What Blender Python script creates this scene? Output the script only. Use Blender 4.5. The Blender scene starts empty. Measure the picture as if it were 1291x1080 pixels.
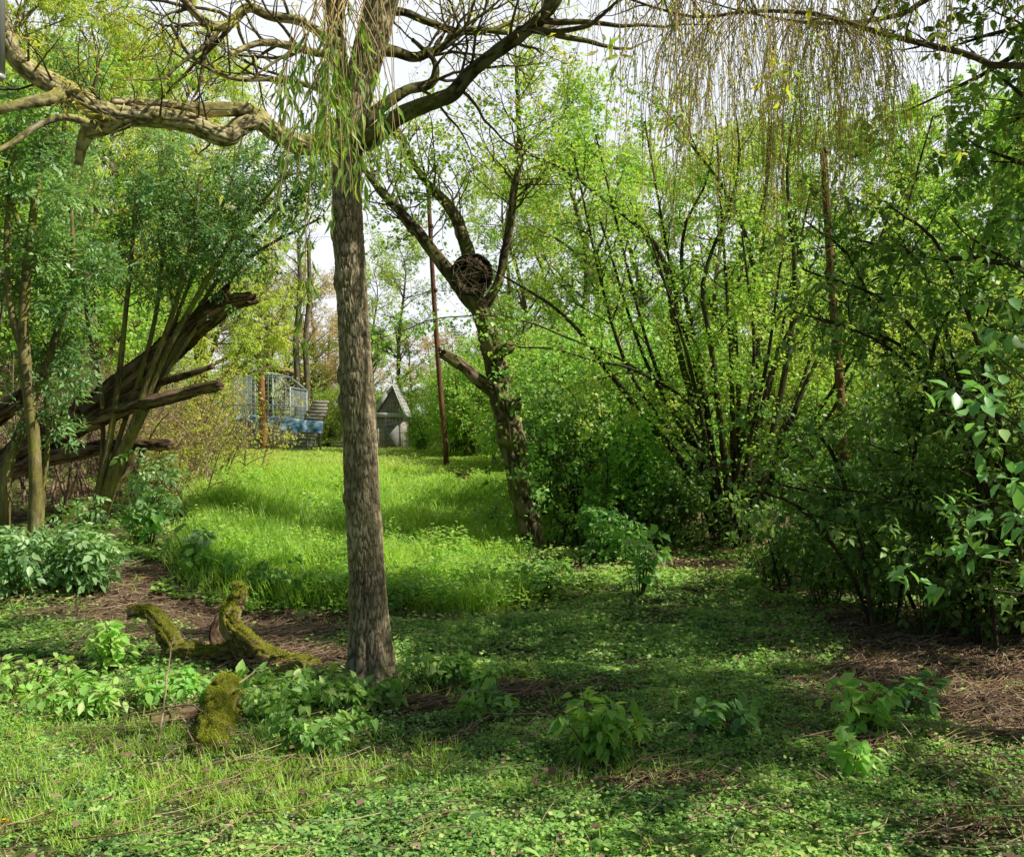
import bpy, math
import numpy as np

rng = np.random.default_rng(11)
scene = bpy.context.scene
COL = scene.collection

# ------------------------------------------------------------------ camera maths
FPX, CX, CY, EYE = 1240.0, 645.5, 540.0, 1.6


def at(px, py, Y):
    """world point seen at photo pixel (px, py) when it stands Y metres away"""
    return np.array([(px - CX) / FPX * Y, Y, EYE - (py - CY) / FPX * Y])


# ------------------------------------------------------------------ noise
def _h(ix, iy, iz, seed):
    v = (ix.astype(np.int64) * 374761393 + iy.astype(np.int64) * 668265263 + iz.astype(np.int64) * 2147483647 + seed * 1274126177) & 0xFFFFFFFF
    v = ((v ^ (v >> 13)) * 1274126177) & 0xFFFFFFFF
    v = (v ^ (v >> 16)) & 0xFFFFFF
    return v / float(0xFFFFFF)


def vn3(x, y, z, seed=0):
    x, y, z = np.broadcast_arrays(np.asarray(x, float), np.asarray(y, float), np.asarray(z, float))
    ix, iy, iz = np.floor(x), np.floor(y), np.floor(z)
    fx, fy, fz = x - ix, y - iy, z - iz
    fx, fy, fz = fx * fx * (3 - 2 * fx), fy * fy * (3 - 2 * fy), fz * fz * (3 - 2 * fz)
    r = 0
    for dx in (0, 1):
        wx = fx if dx else 1 - fx
        for dy in (0, 1):
            wy = fy if dy else 1 - fy
            for dz in (0, 1):
                wz = fz if dz else 1 - fz
                r = r + wx * wy * wz * _h(ix + dx, iy + dy, iz + dz, seed)
    return r


def fbm3(x, y, z, seed=0, o=3):
    r, a, t = 0, 1.0, 0
    for k in range(o):
        r = r + a * vn3(x, y, z, seed + k * 17)
        t += a
        a *= .5
        x, y, z = x * 2.03, y * 2.03, z * 2.03
    return r / t


def fbm2(x, y, seed=0, o=3):
    return fbm3(x, y, 0.37, seed, o)


def sst(a, b, x):
    t = np.clip((x - a) / (b - a), 0, 1)
    return t * t * (3 - 2 * t)


def unit(v):
    return v / np.maximum(np.linalg.norm(v, axis=-1, keepdims=True), 1e-9)


# ------------------------------------------------------------------ terrain
def gz(x, y):
    x = np.asarray(x, float)
    y = np.asarray(y, float)
    rise = .95 * sst(9.3, 24, y) * (.45 + .55 * sst(6, 1.0, x))
    gully = -.16 * np.exp(-((y - 9.3 - .25 * x) / .8) ** 2) * sst(-4.4, -2.4, x) * sst(1.6, .2, x)
    bank = .30 * sst(-2.0, -4.2, x) * sst(6.5, 10.5, y) * sst(22, 13, y)
    n = .10 * (fbm2(x * .45, y * .45, 3, 3) - .5) + .035 * (fbm2(x * 3.1, y * 3.1, 5, 2) - .5)
    near = sst(.5, 3, y)
    far = .8 * sst(40, 150, y)
    return rise + gully + bank + n * (.4 + .6 * near) + far


def gp(px, py):
    """point of the ground under photo pixel"""
    Y = np.linspace(2.2, 70, 6000)
    z = EYE - (py - CY) / FPX * Y
    x = (px - CX) / FPX * Y
    hit = np.argmax(z <= gz(x, Y))
    if z[hit] > gz(x[hit], Y[hit]):
        hit = 3000
    return np.array([x[hit], Y[hit], float(gz(x[hit], Y[hit]))])


def px_of(x, y, z):
    return CX + FPX * x / y, CY - FPX * (z - EYE) / y


# ------------------------------------------------------------------ materials
def new_mat(name):
    m = bpy.data.materials.new(name)
    m.use_nodes = True
    nt = m.node_tree
    nt.nodes.clear()
    return m, nt, nt.nodes, nt.links


def ramp(N, stops):
    r = N.new('ShaderNodeValToRGB')
    e = r.color_ramp.elements
    while len(e) > 1:
        e.remove(e[0])
    e[0].position = stops[0][0]
    e[0].color = (*stops[0][1], 1)
    for p, c in stops[1:]:
        k = e.new(p)
        k.color = (*c, 1)
    return r


def leaf_mat(name, stops, transl=.45, warm=(1.25, 1.3, .6), rough=.42, spec=.4, gain=5.6, hue=(1.27, 1., 1.9)):
    # young spring leaves: yellower and paler towards the light tones
    def lift(col):
        v = [c * gain * k for c, k in zip(col, hue)]
        m = max(v)
        return tuple(c * (.8 / m if m > .8 else 1) for c in v)      # keep the hue where it would clip
    stops = [(p, lift(col)) for p, col in stops]
    m, nt, N, Lk = new_mat(name)
    out = N.new('ShaderNodeOutputMaterial')
    at_ = N.new('ShaderNodeAttribute')
    at_.attribute_name = 'tone'
    r = ramp(N, stops)
    Lk.new(at_.outputs['Fac'], r.inputs['Fac'])
    geo = N.new('ShaderNodeNewGeometry')
    # undersides are paler and duller than the upper side
    under = N.new('ShaderNodeMixRGB')
    under.blend_type = 'MIX'
    under.inputs[2].default_value = (.16, .2, .1, 1)
    mu = N.new('ShaderNodeMath')
    mu.operation = 'MULTIPLY'
    mu.inputs[1].default_value = .3
    Lk.new(geo.outputs['Backfacing'], mu.inputs[0])
    Lk.new(mu.outputs[0], under.inputs[0])
    Lk.new(r.outputs[0], under.inputs[1])
    p = N.new('ShaderNodeBsdfPrincipled')
    p.inputs['Roughness'].default_value = rough
    p.inputs['Specular IOR Level'].default_value = spec
    Lk.new(under.outputs[0], p.inputs['Base Color'])
    t = N.new('ShaderNodeBsdfTranslucent')
    mul = N.new('ShaderNodeMixRGB')
    mul.blend_type = 'MULTIPLY'
    mul.inputs[0].default_value = 1
    mul.inputs[2].default_value = (*warm, 1)
    Lk.new(r.outputs[0], mul.inputs[1])
    Lk.new(mul.outputs[0], t.inputs['Color'])
    mx = N.new('ShaderNodeMixShader')
    mx.inputs[0].default_value = transl
    Lk.new(p.outputs[0], mx.inputs[1])
    Lk.new(t.outputs[0], mx.inputs[2])
    Lk.new(mx.outputs[0], out.inputs['Surface'])
    return m


def bark_mat(name, dark, mid, light, moss=(.10, .12, .025), moss_amt=.3, stretch=.15, scale=30, bump=.5, top_moss=.0, dep=False, gain=1.6, lichen=0.):
    dark, mid, light, moss = [tuple(min(.8, c * gain) for c in q) for q in (dark, mid, light, moss)]
    m, nt, N, Lk = new_mat(name)
    out = N.new('ShaderNodeOutputMaterial')
    tc = N.new('ShaderNodeTexCoord')
    mp = N.new('ShaderNodeMapping')
    mp.inputs['Scale'].default_value = (1, 1, stretch)
    Lk.new(tc.outputs['Object'], mp.inputs['Vector'])
    n1 = N.new('ShaderNodeTexNoise')
    n1.inputs['Scale'].default_value = scale
    n1.inputs['Detail'].default_value = 5
    n1.inputs['Roughness'].default_value = .65
    Lk.new(mp.outputs[0], n1.inputs['Vector'])
    r = ramp(N, [(.3, dark), (.5, mid), (.72, light)])
    if dep:
        a = N.new('ShaderNodeAttribute')
        a.attribute_name = 'dep'
        mm = N.new('ShaderNodeMath')
        mm.operation = 'MULTIPLY_ADD'
        mm.inputs[1].default_value = .55
        Lk.new(n1.outputs['Fac'], mm.inputs[0])
        m2 = N.new('ShaderNodeMath')
        m2.operation = 'MULTIPLY'
        m2.inputs[1].default_value = .5
        Lk.new(a.outputs['Fac'], m2.inputs[0])
        Lk.new(m2.outputs[0], mm.inputs[2])
        Lk.new(mm.outputs[0], r.inputs['Fac'])
    else:
        Lk.new(n1.outputs['Fac'], r.inputs['Fac'])
    n2 = N.new('ShaderNodeTexNoise')
    n2.inputs['Scale'].default_value = 4.5
    n2.inputs['Detail'].default_value = 6
    Lk.new(tc.outputs['Object'], n2.inputs['Vector'])
    geo = N.new('ShaderNodeNewGeometry')
    sx = N.new('ShaderNodeSeparateXYZ')
    Lk.new(geo.outputs['Normal'], sx.inputs[0])
    ma = N.new('ShaderNodeMath')
    ma.operation = 'MULTIPLY_ADD'
    ma.inputs[1].default_value = top_moss
    Lk.new(sx.outputs['Z'], ma.inputs[0])
    Lk.new(n2.outputs['Fac'], ma.inputs[2])
    rm = ramp(N, [(.62 - moss_amt * .4, (0, 0, 0)), (.75 - moss_amt * .3, (1, 1, 1))])
    Lk.new(ma.outputs[0], rm.inputs['Fac'])
    n3 = N.new('ShaderNodeTexNoise')
    n3.inputs['Scale'].default_value = 60
    n3.inputs['Detail'].default_value = 3
    Lk.new(tc.outputs['Object'], n3.inputs['Vector'])
    rmoss = ramp(N, [(.3, tuple(c * .55 for c in moss)), (.7, tuple(c * 1.35 for c in moss))])
    Lk.new(n3.outputs['Fac'], rmoss.inputs['Fac'])
    mx = N.new('ShaderNodeMixRGB')
    fac = N.new('ShaderNodeMath')
    fac.operation = 'MULTIPLY'
    fac.inputs[1].default_value = .85
    Lk.new(rm.outputs[0], fac.inputs[0])
    Lk.new(fac.outputs[0], mx.inputs[0])
    Lk.new(r.outputs[0], mx.inputs[1])
    Lk.new(rmoss.outputs[0], mx.inputs[2])
    n5 = N.new('ShaderNodeTexNoise')
    n5.inputs['Scale'].default_value = 2.3
    n5.inputs['Detail'].default_value = 5
    Lk.new(tc.outputs['Object'], n5.inputs['Vector'])
    r5 = ramp(N, [(.32, (.52, .50, .50)), (.66, (1.25, 1.2, 1.12))])
    Lk.new(n5.outputs['Fac'], r5.inputs['Fac'])
    m5 = N.new('ShaderNodeMixRGB')
    m5.blend_type = 'MULTIPLY'
    m5.inputs[0].default_value = 1
    Lk.new(mx.outputs[0], m5.inputs[1])
    Lk.new(r5.outputs[0], m5.inputs[2])
    mx = m5
    if lichen:
        n4 = N.new('ShaderNodeTexNoise')
        n4.inputs['Scale'].default_value = 95
        n4.inputs['Detail'].default_value = 4
        n4.inputs['Roughness'].default_value = .75
        Lk.new(tc.outputs['Object'], n4.inputs['Vector'])
        r4 = ramp(N, [(.54, (0, 0, 0)), (.68, (lichen, lichen, lichen))])
        Lk.new(n4.outputs['Fac'], r4.inputs['Fac'])
        mx4 = N.new('ShaderNodeMixRGB')
        mx4.inputs[2].default_value = (.50, .49, .40, 1)
        Lk.new(r4.outputs[0], mx4.inputs[0])
        Lk.new(mx.outputs[0], mx4.inputs[1])
        mx = mx4
    p = N.new('ShaderNodeBsdfPrincipled')
    p.inputs['Roughness'].default_value = .9
    p.inputs['Specular IOR Level'].default_value = .15
    Lk.new(mx.outputs[0], p.inputs['Base Color'])
    b = N.new('ShaderNodeBump')
    b.inputs['Strength'].default_value = bump
    b.inputs['Distance'].default_value = .012
    Lk.new(n1.outputs['Fac'], b.inputs['Height'])
    Lk.new(b.outputs[0], p.inputs['Normal'])
    Lk.new(p.outputs[0], out.inputs['Surface'])
    return m


def plain_mat(name, c1, c2, scale=8, rough=.7, metal=0., bump=.15, stretch=(1, 1, 1), transl=0.):
    m, nt, N, Lk = new_mat(name)
    out = N.new('ShaderNodeOutputMaterial')
    tc = N.new('ShaderNodeTexCoord')
    mp = N.new('ShaderNodeMapping')
    mp.inputs['Scale'].default_value = stretch
    Lk.new(tc.outputs['Object'], mp.inputs['Vector'])
    n1 = N.new('ShaderNodeTexNoise')
    n1.inputs['Scale'].default_value = scale
    n1.inputs['Detail'].default_value = 5
    Lk.new(mp.outputs[0], n1.inputs['Vector'])
    r = ramp(N, [(.35, c1), (.65, c2)])
    Lk.new(n1.outputs['Fac'], r.inputs['Fac'])
    p = N.new('ShaderNodeBsdfPrincipled')
    p.inputs['Roughness'].default_value = rough
    p.inputs['Metallic'].default_value = metal
    Lk.new(r.outputs[0], p.inputs['Base Color'])
    b = N.new('ShaderNodeBump')
    b.inputs['Strength'].default_value = bump
    b.inputs['Distance'].default_value = .01
    Lk.new(n1.outputs['Fac'], b.inputs['Height'])
    Lk.new(b.outputs[0], p.inputs['Normal'])
    Lk.new(p.outputs[0], out.inputs['Surface'])
    return m


def tone_mat(name, stops, rough=.85, transl=0.):
    return leaf_mat(name, stops, transl=transl, warm=(1, 1, .9), rough=rough, spec=.15, gain=1.9, hue=(1, 1, 1))


# ------------------------------------------------------------------ mesh plumbing
def obj(name, V, faces, mat, parent=None, attrs=None, smooth=False):
    """faces: list of (n, k) index arrays"""
    me = bpy.data.meshes.new(name)
    V = np.asarray(V, np.float32)
    faces = [np.asarray(f, np.int32) for f in faces if len(f)]
    nl = sum(f.size for f in faces)
    npoly = sum(len(f) for f in faces)
    me.vertices.add(len(V))
    me.vertices.foreach_set('co', V.ravel())
    me.loops.add(nl)
    me.loops.foreach_set('vertex_index', np.concatenate([f.ravel() for f in faces]))
    me.polygons.add(npoly)
    st, off = [], 0
    for f in faces:
        k = f.shape[1]
        st.append(off + np.arange(len(f)) * k)
        off += f.size
    me.polygons.foreach_set('loop_start', np.concatenate(st).astype(np.int32))
    if smooth:
        me.polygons.foreach_set('use_smooth', np.ones(npoly, bool))
    for k, a in (attrs or {}).items():
        A = me.attributes.new(k, 'FLOAT', 'POINT')
        A.data.foreach_set('value', np.asarray(a, np.float32))
    me.update(calc_edges=True)
    me.materials.append(mat)
    o = bpy.data.objects.new(name, me)
    COL.objects.link(o)
    if parent is not None:
        o.parent = parent
    return o


class MB:
    """collects pieces that belong to ONE mesh"""

    def __init__(self):
        self.V, self.F, self.T, self.n = [], {}, [], 0

    def add(self, V, faces, tone=None):
        for f in faces:
            f = np.asarray(f)
            if len(f):
                self.F.setdefault(f.shape[1], []).append(f + self.n)
        self.V.append(np.asarray(V, float))
        self.T.append(np.full(len(V), .5) if tone is None else tone)
        self.n += len(V)
        return self

    def box(self, c, s, R=None):
        v = np.array([[x, y, z] for x in (-.5, .5) for y in (-.5, .5) for z in (-.5, .5)]) * np.array(s)
        if R is not None:
            v = v @ np.array(R).T
        return self.add(v + np.array(c), [[[0, 1, 3, 2], [4, 6, 7, 5], [0, 4, 5, 1], [2, 3, 7, 6], [0, 2, 6, 4], [1, 5, 7, 3]]])

    def bar(self, a, b, w, h=None):
        a, b = np.array(a, float), np.array(b, float)
        h = h or w
        d = b - a
        L = np.linalg.norm(d)
        z = d / L
        ref = np.array([0, 0, 1.]) if abs(z[2]) < .9 else np.array([0, 1., 0])
        x = np.cross(ref, z)
        x /= np.linalg.norm(x)
        y = np.cross(z, x)
        return self.box((a + b) / 2, (w, h, L), np.stack([x, y, z], 1))

    def tube(self, P, R, sides=8, cap=True):
        V, F = tubes(np.array(P, float)[None], np.array(R, float)[None], sides)
        n = len(P)
        self.add(V, F)
        if cap:
            for ring in (0, n - 1):
                base = self.n - len(V) + ring * sides
                c = np.array(P[ring])
                self.add(c[None], [])
                ci = self.n - 1
                k = np.arange(sides)
                tri = np.stack([np.full(sides, ci), base + k, base + (k + 1) % sides], 1)
                if ring == 0:
                    tri = tri[:, ::-1]
                self.F.setdefault(3, []).append(tri)
        return self

    def build(self, name, mat, parent=None, smooth=False):
        return obj(name, np.concatenate(self.V), [np.concatenate(f) for f in self.F.values()], mat, parent,
                   {'tone': np.concatenate(self.T)}, smooth)


def tubes(P, R, sides=5):
    """P (M,K,3) R (M,K) -> verts, faces of M tapered tubes"""
    P = np.asarray(P, float)
    R = np.asarray(R, float)
    M, K, _ = P.shape
    T = unit(np.gradient(P, axis=1))
    ref = np.where(np.abs(T[:, :1, 2:3]) > .9, np.array([[[1., 0, 0]]]), np.array([[[0, 0, 1.]]]))
    X = np.empty_like(P)
    x = unit(np.cross(ref[:, 0], T[:, 0]))
    for k in range(K):
        x = unit(x - np.sum(x * T[:, k], -1, keepdims=True) * T[:, k])
        X[:, k] = x
    Yv = np.cross(T, X)
    a = np.arange(sides) / sides * 2 * np.pi
    V = P[:, :, None] + R[:, :, None, None] * (np.cos(a)[None, None, :, None] * X[:, :, None] + np.sin(a)[None, None, :, None] * Yv[:, :, None])
    V = V.reshape(-1, 3)
    m, k, s = np.meshgrid(np.arange(M), np.arange(K - 1), np.arange(sides), indexing='ij')
    s2 = (s + 1) % sides
    b = (m * K + k) * sides
    F = np.stack([b + s, b + s2, b + sides + s2, b + sides + s], -1).reshape(-1, 4)
    return V, [F]


def catmull(P, n):
    P = np.asarray(P, float)
    K = len(P)
    if K < 3:
        t = np.linspace(0, 1, n)[:, None]
        return P[0] * (1 - t) + P[-1] * t
    d = np.r_[0, np.cumsum(np.linalg.norm(np.diff(P[:, :3], axis=0), axis=1))]
    u = np.linspace(0, d[-1], n)
    i = np.clip(np.searchsorted(d, u, side='right') - 1, 0, K - 2)
    f = ((u - d[i]) / (d[i + 1] - d[i]))[:, None]
    Q = np.vstack([2 * P[0] - P[1], P, 2 * P[-1] - P[-2]])
    p0, p1, p2, p3 = Q[i], Q[i + 1], Q[i + 2], Q[i + 3]
    return .5 * (2 * p1 + (p2 - p0) * f + (2 * p0 - 5 * p1 + 4 * p2 - p3) * f ** 2 + (3 * p1 - p0 - 3 * p2 + p3) * f ** 3)


def stem(pts, Y0, Y1=None, n=24):
    """photo polyline [(px,py,radius_px),...] at depth Y0..Y1 -> (n,3),(n,)"""
    Y1 = Y0 if Y1 is None else Y1
    m = len(pts)
    P = []
    for k, (px, py, r) in enumerate(pts):
        Y = Y0 + (Y1 - Y0) * k / max(1, m - 1)
        P.append([*at(px, py, Y), r / FPX * Y])
    C = catmull(P, n)
    return C[:, :3], np.maximum(C[:, 3], .0015)


def stems(lst, n=24):
    a = []
    for s in lst:
        if isinstance(s[0], list):
            a.append(stem(*s, n=n))
        else:
            C = s[0] if len(s[0]) == n else None
            if C is None:
                C = catmull(np.c_[s[0], s[1]], n)
                a.append((C[:, :3], C[:, 3]))
            else:
                a.append(s)
    return np.stack([p for p, r in a]), np.stack([r for p, r in a])


def log_mesh(P, R, sides=48, n=160, amp=.01, fr=.03, fl=.12, seed=0, cap=(True, True), ragged=0., ridged=True, knots=(), lump=.22, flare=0.):
    """a thick trunk or log with furrowed bark; returns verts, faces, dep"""
    C = catmull(np.c_[P, R], n)
    P, R = C[:, :3], np.maximum(C[:, 3], .002)
    if ragged:
        pass
    V, F = tubes(P[None], R[None], sides)
    V = V.reshape(n, sides, 3)
    s = np.r_[0, np.cumsum(np.linalg.norm(np.diff(P, axis=0), axis=1))]
    a = np.arange(sides) / sides * 2 * np.pi
    ca, sa = np.cos(a)[None], np.sin(a)[None]
    Rm = R[:, None]
    wob = (fbm3(ca * 1.3 + 5, sa * 1.3, s[:, None] / .35, seed + 9, 3) - .5)
    f = fbm3(ca * Rm / fr + wob, sa * Rm / fr, s[:, None] / fl, seed, 3)
    dep = 1 - np.abs(f - .5) * 4 if ridged else f
    dep = np.clip(dep, -.2, 1)
    if ridged:
        dep = 1 - dep                          # cracks are narrow and deep
        dep = np.clip(dep * 1.5, 0, 1)
    disp = amp * (dep - .5) * (.55 + .9 * vn3(ca * 2 + 3, sa * 2, s[:, None] / .3, seed + 21)) + wob * Rm * lump
    if flare:
        disp = disp + flare * np.exp(-s[:, None] / .26) * (.35 + .65 * np.cos(a[None] * 4 + 1.0 + .6 * np.cos(a[None] * 3)) ** 2)
    for (t, ang, kr, kh) in knots:
        da = (a[None] - ang + np.pi) % (2 * np.pi) - np.pi
        d2 = ((s[:, None] - t * s[-1]) / kr) ** 2 + (da * Rm / kr) ** 2
        disp = disp + kh * np.exp(-d2 * 1.2) - kh * .7 * np.exp(-d2 * 6)
    ctr = P[:, None]
    dirv = unit(V - ctr)
    V = V + dirv * disp[..., None]
    if ragged:
        T = unit(P[-1] - P[-3])
        rag = ragged * (fbm3(ca[0] * 3, sa[0] * 3, 0, seed + 4, 2) - .4)
        for k in range(1, 6):
            V[-k] += T * rag[:, None] * (6 - k) / 5
    V = V.reshape(-1, 3)
    F = list(F)
    depv = dep.reshape(-1)
    tri = []
    k = np.arange(sides)
    if cap[0]:
        V = np.vstack([V, P[0]])
        depv = np.r_[depv, .2]
        tri.append(np.stack([np.full(sides, len(V) - 1), (k + 1) % sides, k], 1))
    if cap[1]:
        V = np.vstack([V, P[-1] - unit(P[-1] - P[-3]) * ragged * .6])
        depv = np.r_[depv, .1]
        b = (n - 1) * sides
        tri.append(np.stack([np.full(sides, len(V) - 1), b + k, b + (k + 1) % sides], 1))
    if tri:
        F.append(np.concatenate(tri))
    return V, F, depv


def log_obj(name, parts, mat, parent=None):
    """parts: list of log_mesh results joined in ONE mesh"""
    Vs, Fs, D, n = [], {}, [], 0
    for V, F, d in parts:
        for f in F:
            Fs.setdefault(f.shape[1], []).append(f + n)
        Vs.append(V)
        D.append(d)
        n += len(V)
    return obj(name, np.concatenate(Vs), [np.concatenate(f) for f in Fs.values()], mat, parent, {'dep': np.concatenate(D)}, True)


# ------------------------------------------------------------------ growth
def lerp_at(P, R, idx, t):
    K = P.shape[1]
    u = np.clip(t, 0, .9999) * (K - 1)
    i = u.astype(int)
    f = (u - i)[:, None]
    a, b = P[idx, i], P[idx, i + 1]
    return a * (1 - f) + b * f, unit(b - a), R[idx, i] * (1 - f[:, 0]) + R[idx, i + 1] * f[:, 0]


def perp(T):
    v = rng.normal(size=T.shape)
    return unit(v - np.sum(v * T, -1, keepdims=True) * T)


def sprout(P, R, n, L=(.5, 1), ang=(30, 60), t=(.3, 1), K=7, up=.0, wob=.18, rmax=.02, tip=.0012, rr=.6, tl=.5, flat=0., bias=None):
    ln = np.linalg.norm(np.diff(P, axis=1), axis=2).sum(1)
    idx = rng.choice(len(P), n, p=ln / ln.sum())
    tt = t[0] + (t[1] - t[0]) * rng.random(n)
    pos, T, r = lerp_at(P, R, idx, tt)
    pp = perp(T)
    if flat:
        pp[:, 2] *= 1 - flat
        pp = unit(pp)
    if bias is not None:
        pp = unit(pp + np.array(bias))
    a = np.radians(rng.uniform(ang[0], ang[1], n))[:, None]
    D = unit(T * np.cos(a) + pp * np.sin(a))
    Ls = rng.uniform(L[0], L[1], n) * (1 - tl * tt)
    Q = np.empty((n, K, 3))
    Q[:, 0] = pos
    for k in range(1, K):
        D = D + wob * rng.normal(size=D.shape)
        D[:, 2] += up
        D = unit(D)
        Q[:, k] = Q[:, k - 1] + D * (Ls / (K - 1))[:, None]
    r0 = np.minimum(r * rr, rmax)
    w = np.linspace(0, 1, K)[None]
    RR = r0[:, None] * (1 - w) + np.minimum(tip, r0)[:, None] * w
    return Q, RR


def hang(pos, L, K=9, wob=.03, r=.003, grp=None):
    """weeping strands falling from pos; strands of one group sway together"""
    n = len(pos)
    Q = np.empty((n, K, 3))
    Q[:, 0] = pos
    D = np.c_[rng.normal(size=(n, 2)) * .5, -np.ones(n) * .6]
    if grp is not None:
        G = rng.normal(size=(grp.max() + 1, 2)) * .7
        D[:, :2] = D[:, :2] * .45 + G[grp]
    D = unit(D)
    for k in range(1, K):
        D = D + wob * rng.normal(size=D.shape)
        if grp is not None:
            D[:, :2] += (rng.normal(size=G.shape) * .085)[grp]
        D[:, 2] -= .35
        D = unit(D)
        Q[:, k] = Q[:, k - 1] + D * (np.asarray(L) / (K - 1))[:, None]
    w = np.linspace(0, 1, K)[None]
    return Q, r * (1 - .55 * w) * np.ones((n, 1))


TPL = {
    # x across, y along, z up ; faces
    'dia': (np.array([[0, 0, 0], [.5, .42, .10], [0, 1, -.04], [-.5, .42, .10]]), [[0, 1, 2, 3]]),
    'oval': (np.array([[0, 0, 0], [.40, .22, .10], [.47, .55, .10], [0, 1, -.10], [-.47, .55, .10], [-.40, .22, .10], [0, .5, -.0]]),
             [[0, 1, 2, 6], [6, 2, 3, 4], [0, 6, 4, 5]]),
    'heart': (np.array([[0, 0, 0], [.38, -.10, .10], [.5, .22, .12], [.28, .65, .06], [0, 1, -.12], [-.28, .65, .06], [-.5, .22, .12], [-.38, -.10, .10], [0, .45, 0]]),
              [[0, 1, 2, 8], [8, 2, 3, 4], [8, 4, 5, 6], [0, 8, 6, 7]]),
    'lance': (np.array([[0, 0, 0], [.45, .3, .08], [.38, .62, .02], [0, 1, -.22], [-.38, .62, .02], [-.45, .3, .08], [0, .45, 0]]),
              [[0, 1, 2, 6], [6, 2, 3, 4], [0, 6, 4, 5]]),
    'blade': (np.array([[-.5, 0, 0], [.5, 0, 0], [.42, .4, .03], [-.42, .4, .03], [.25, .75, -.06], [-.25, .75, -.06], [0, 1, -.22]]),
              [[0, 1, 2, 3], [3, 2, 4, 5], [5, 4, 6, 6]]),
}


def cards(Pp, D, Nn, L, W, kind):
    tv, tf = TPL[kind]
    D = unit(D)
    X = unit(np.cross(D, Nn))
    Z = np.cross(X, D)
    L = np.asarray(L, float)
    W = np.asarray(W, float)
    V = Pp[:, None] + X[:, None] * (tv[None, :, 0, None] * W[:, None, None]) + D[:, None] * (tv[None, :, 1, None] * L[:, None, None]) + Z[:, None] * (tv[None, :, 2, None] * L[:, None, None])
    k = len(tv)
    base = (np.arange(len(Pp)) * k)[:, None]
    fs = {}
    for f in tf:
        f = list(dict.fromkeys(f))
        fs.setdefault(len(f), []).append(base + np.array(f)[None])
    return V.reshape(-1, 3), [np.concatenate(v) for v in fs.values()], k


def foliage(Q, R, n, L, asp=.55, t=(.15, 1.), droop=.25, spread=.75, flat=.7, kind='oval', tone=(.5, .16), clump=.6, cs=1.1, compound=0, pet=.02):
    ln = np.linalg.norm(np.diff(Q, axis=1), axis=2).sum(1)
    idx = rng.choice(len(Q), n, p=ln / ln.sum())
    tt = rng.uniform(t[0], t[1], n)
    pos, T, r = lerp_at(Q, R, idx, tt)
    D = unit(T * (1 - spread) + perp(T) * spread + np.array([0, 0, -droop]))
    Nn = unit(np.array([0, 0, 1.]) * flat + rng.normal(size=(n, 3)) * (1 - flat) * .9)
    Ls = rng.uniform(L[0], L[1], n)
    tn = tone[0] + tone[1] * rng.normal(size=n) + clump * (fbm3(pos[:, 0] * cs, pos[:, 1] * cs, pos[:, 2] * cs, 77, 2) - .5)
    pos = pos + D * pet
    if compound:
        X = unit(np.cross(D, Nn))
        P2, D2, N2, L2, T2 = [], [], [], [], []
        spec = [(.25, 1), (.25, -1), (.62, 1), (.62, -1), (.9, 0)]
        if compound == 3:
            spec = [(.5, 1), (.5, -1), (.7, 0)]
        for s, sd in spec:
            P2.append(pos + D * (Ls * s)[:, None] + (X * sd * .06 * Ls[:, None]))
            D2.append(unit(D * (.62 if sd else 1) + X * sd * .85 + np.array([0, 0, -.18])))
            N2.append(unit(Nn + .25 * rng.normal(size=Nn.shape)))
            L2.append(Ls * rng.uniform(.42, .62, n) * (1 if sd else 1.15))
            T2.append(tn + .05 * rng.normal(size=n))
        pos, D, Nn, Ls, tn = map(np.concatenate, (P2, D2, N2, L2, T2))
    V, F, k = cards(pos, D, Nn, Ls, Ls * asp * rng.uniform(.8, 1.2, len(Ls)), kind)
    return V, F, np.repeat(np.clip(tn, 0, 1), k)


def merge(parts):
    Vs, Fs, Ts, n = [], {}, [], 0
    for V, F, T in parts:
        for f in F:
            Fs.setdefault(f.shape[1], []).append(f + n)
        Vs.append(V)
        Ts.append(T)
        n += len(V)
    return np.concatenate(Vs), [np.concatenate(f) for f in Fs.values()], np.concatenate(Ts)


def leaves_obj(name, parts, mat, parent=None):
    V, F, T = merge(parts)
    return obj(name, V, F, mat, parent, {'tone': T})


def wood_obj(name, groups, mat, parent=None):
    """groups: list of (P, R, sides)"""
    Vs, Fs, n = [], [], 0
    for P, R, s in groups:
        V, F = tubes(P, R, s)
        Vs.append(V)
        Fs.append(F[0] + n)
        n += len(V)
    return obj(name, np.concatenate(Vs), [np.concatenate(Fs)], mat, parent, None, True)


def tag(o, label=None, cat=None, group=None, kind=None):
    if label:
        o['label'] = label
    if cat:
        o['category'] = cat
    if group:
        o['group'] = group
    if kind:
        o['kind'] = kind
    return o


def thing(name, label, cat, loc=(0, 0, 0), group=None):
    o = bpy.data.objects.new(name, None)
    COL.objects.link(o)
    o.location = [float(c) for c in loc]
    o.empty_display_size = .2
    return tag(o, label, cat, group)


def rebase(root):
    """geometry was written in world space: shift meshes so that the Empty stands at the base"""
    import mathutils
    off = mathutils.Matrix.Translation(-root.location)
    for ch in root.children:
        ch.data.transform(off)


def dup(root, loc, rz=0., sc=1., label=None):
    r = root.copy()
    COL.objects.link(r)
    r.location = [float(c) for c in loc]
    r.rotation_euler = (0, 0, rz)
    r.scale = (sc, sc, sc)
    if label:
        r['label'] = label
    for ch in list(root.children):
        c = ch.copy()
        COL.objects.link(c)
        c.parent = r
    return r


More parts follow.
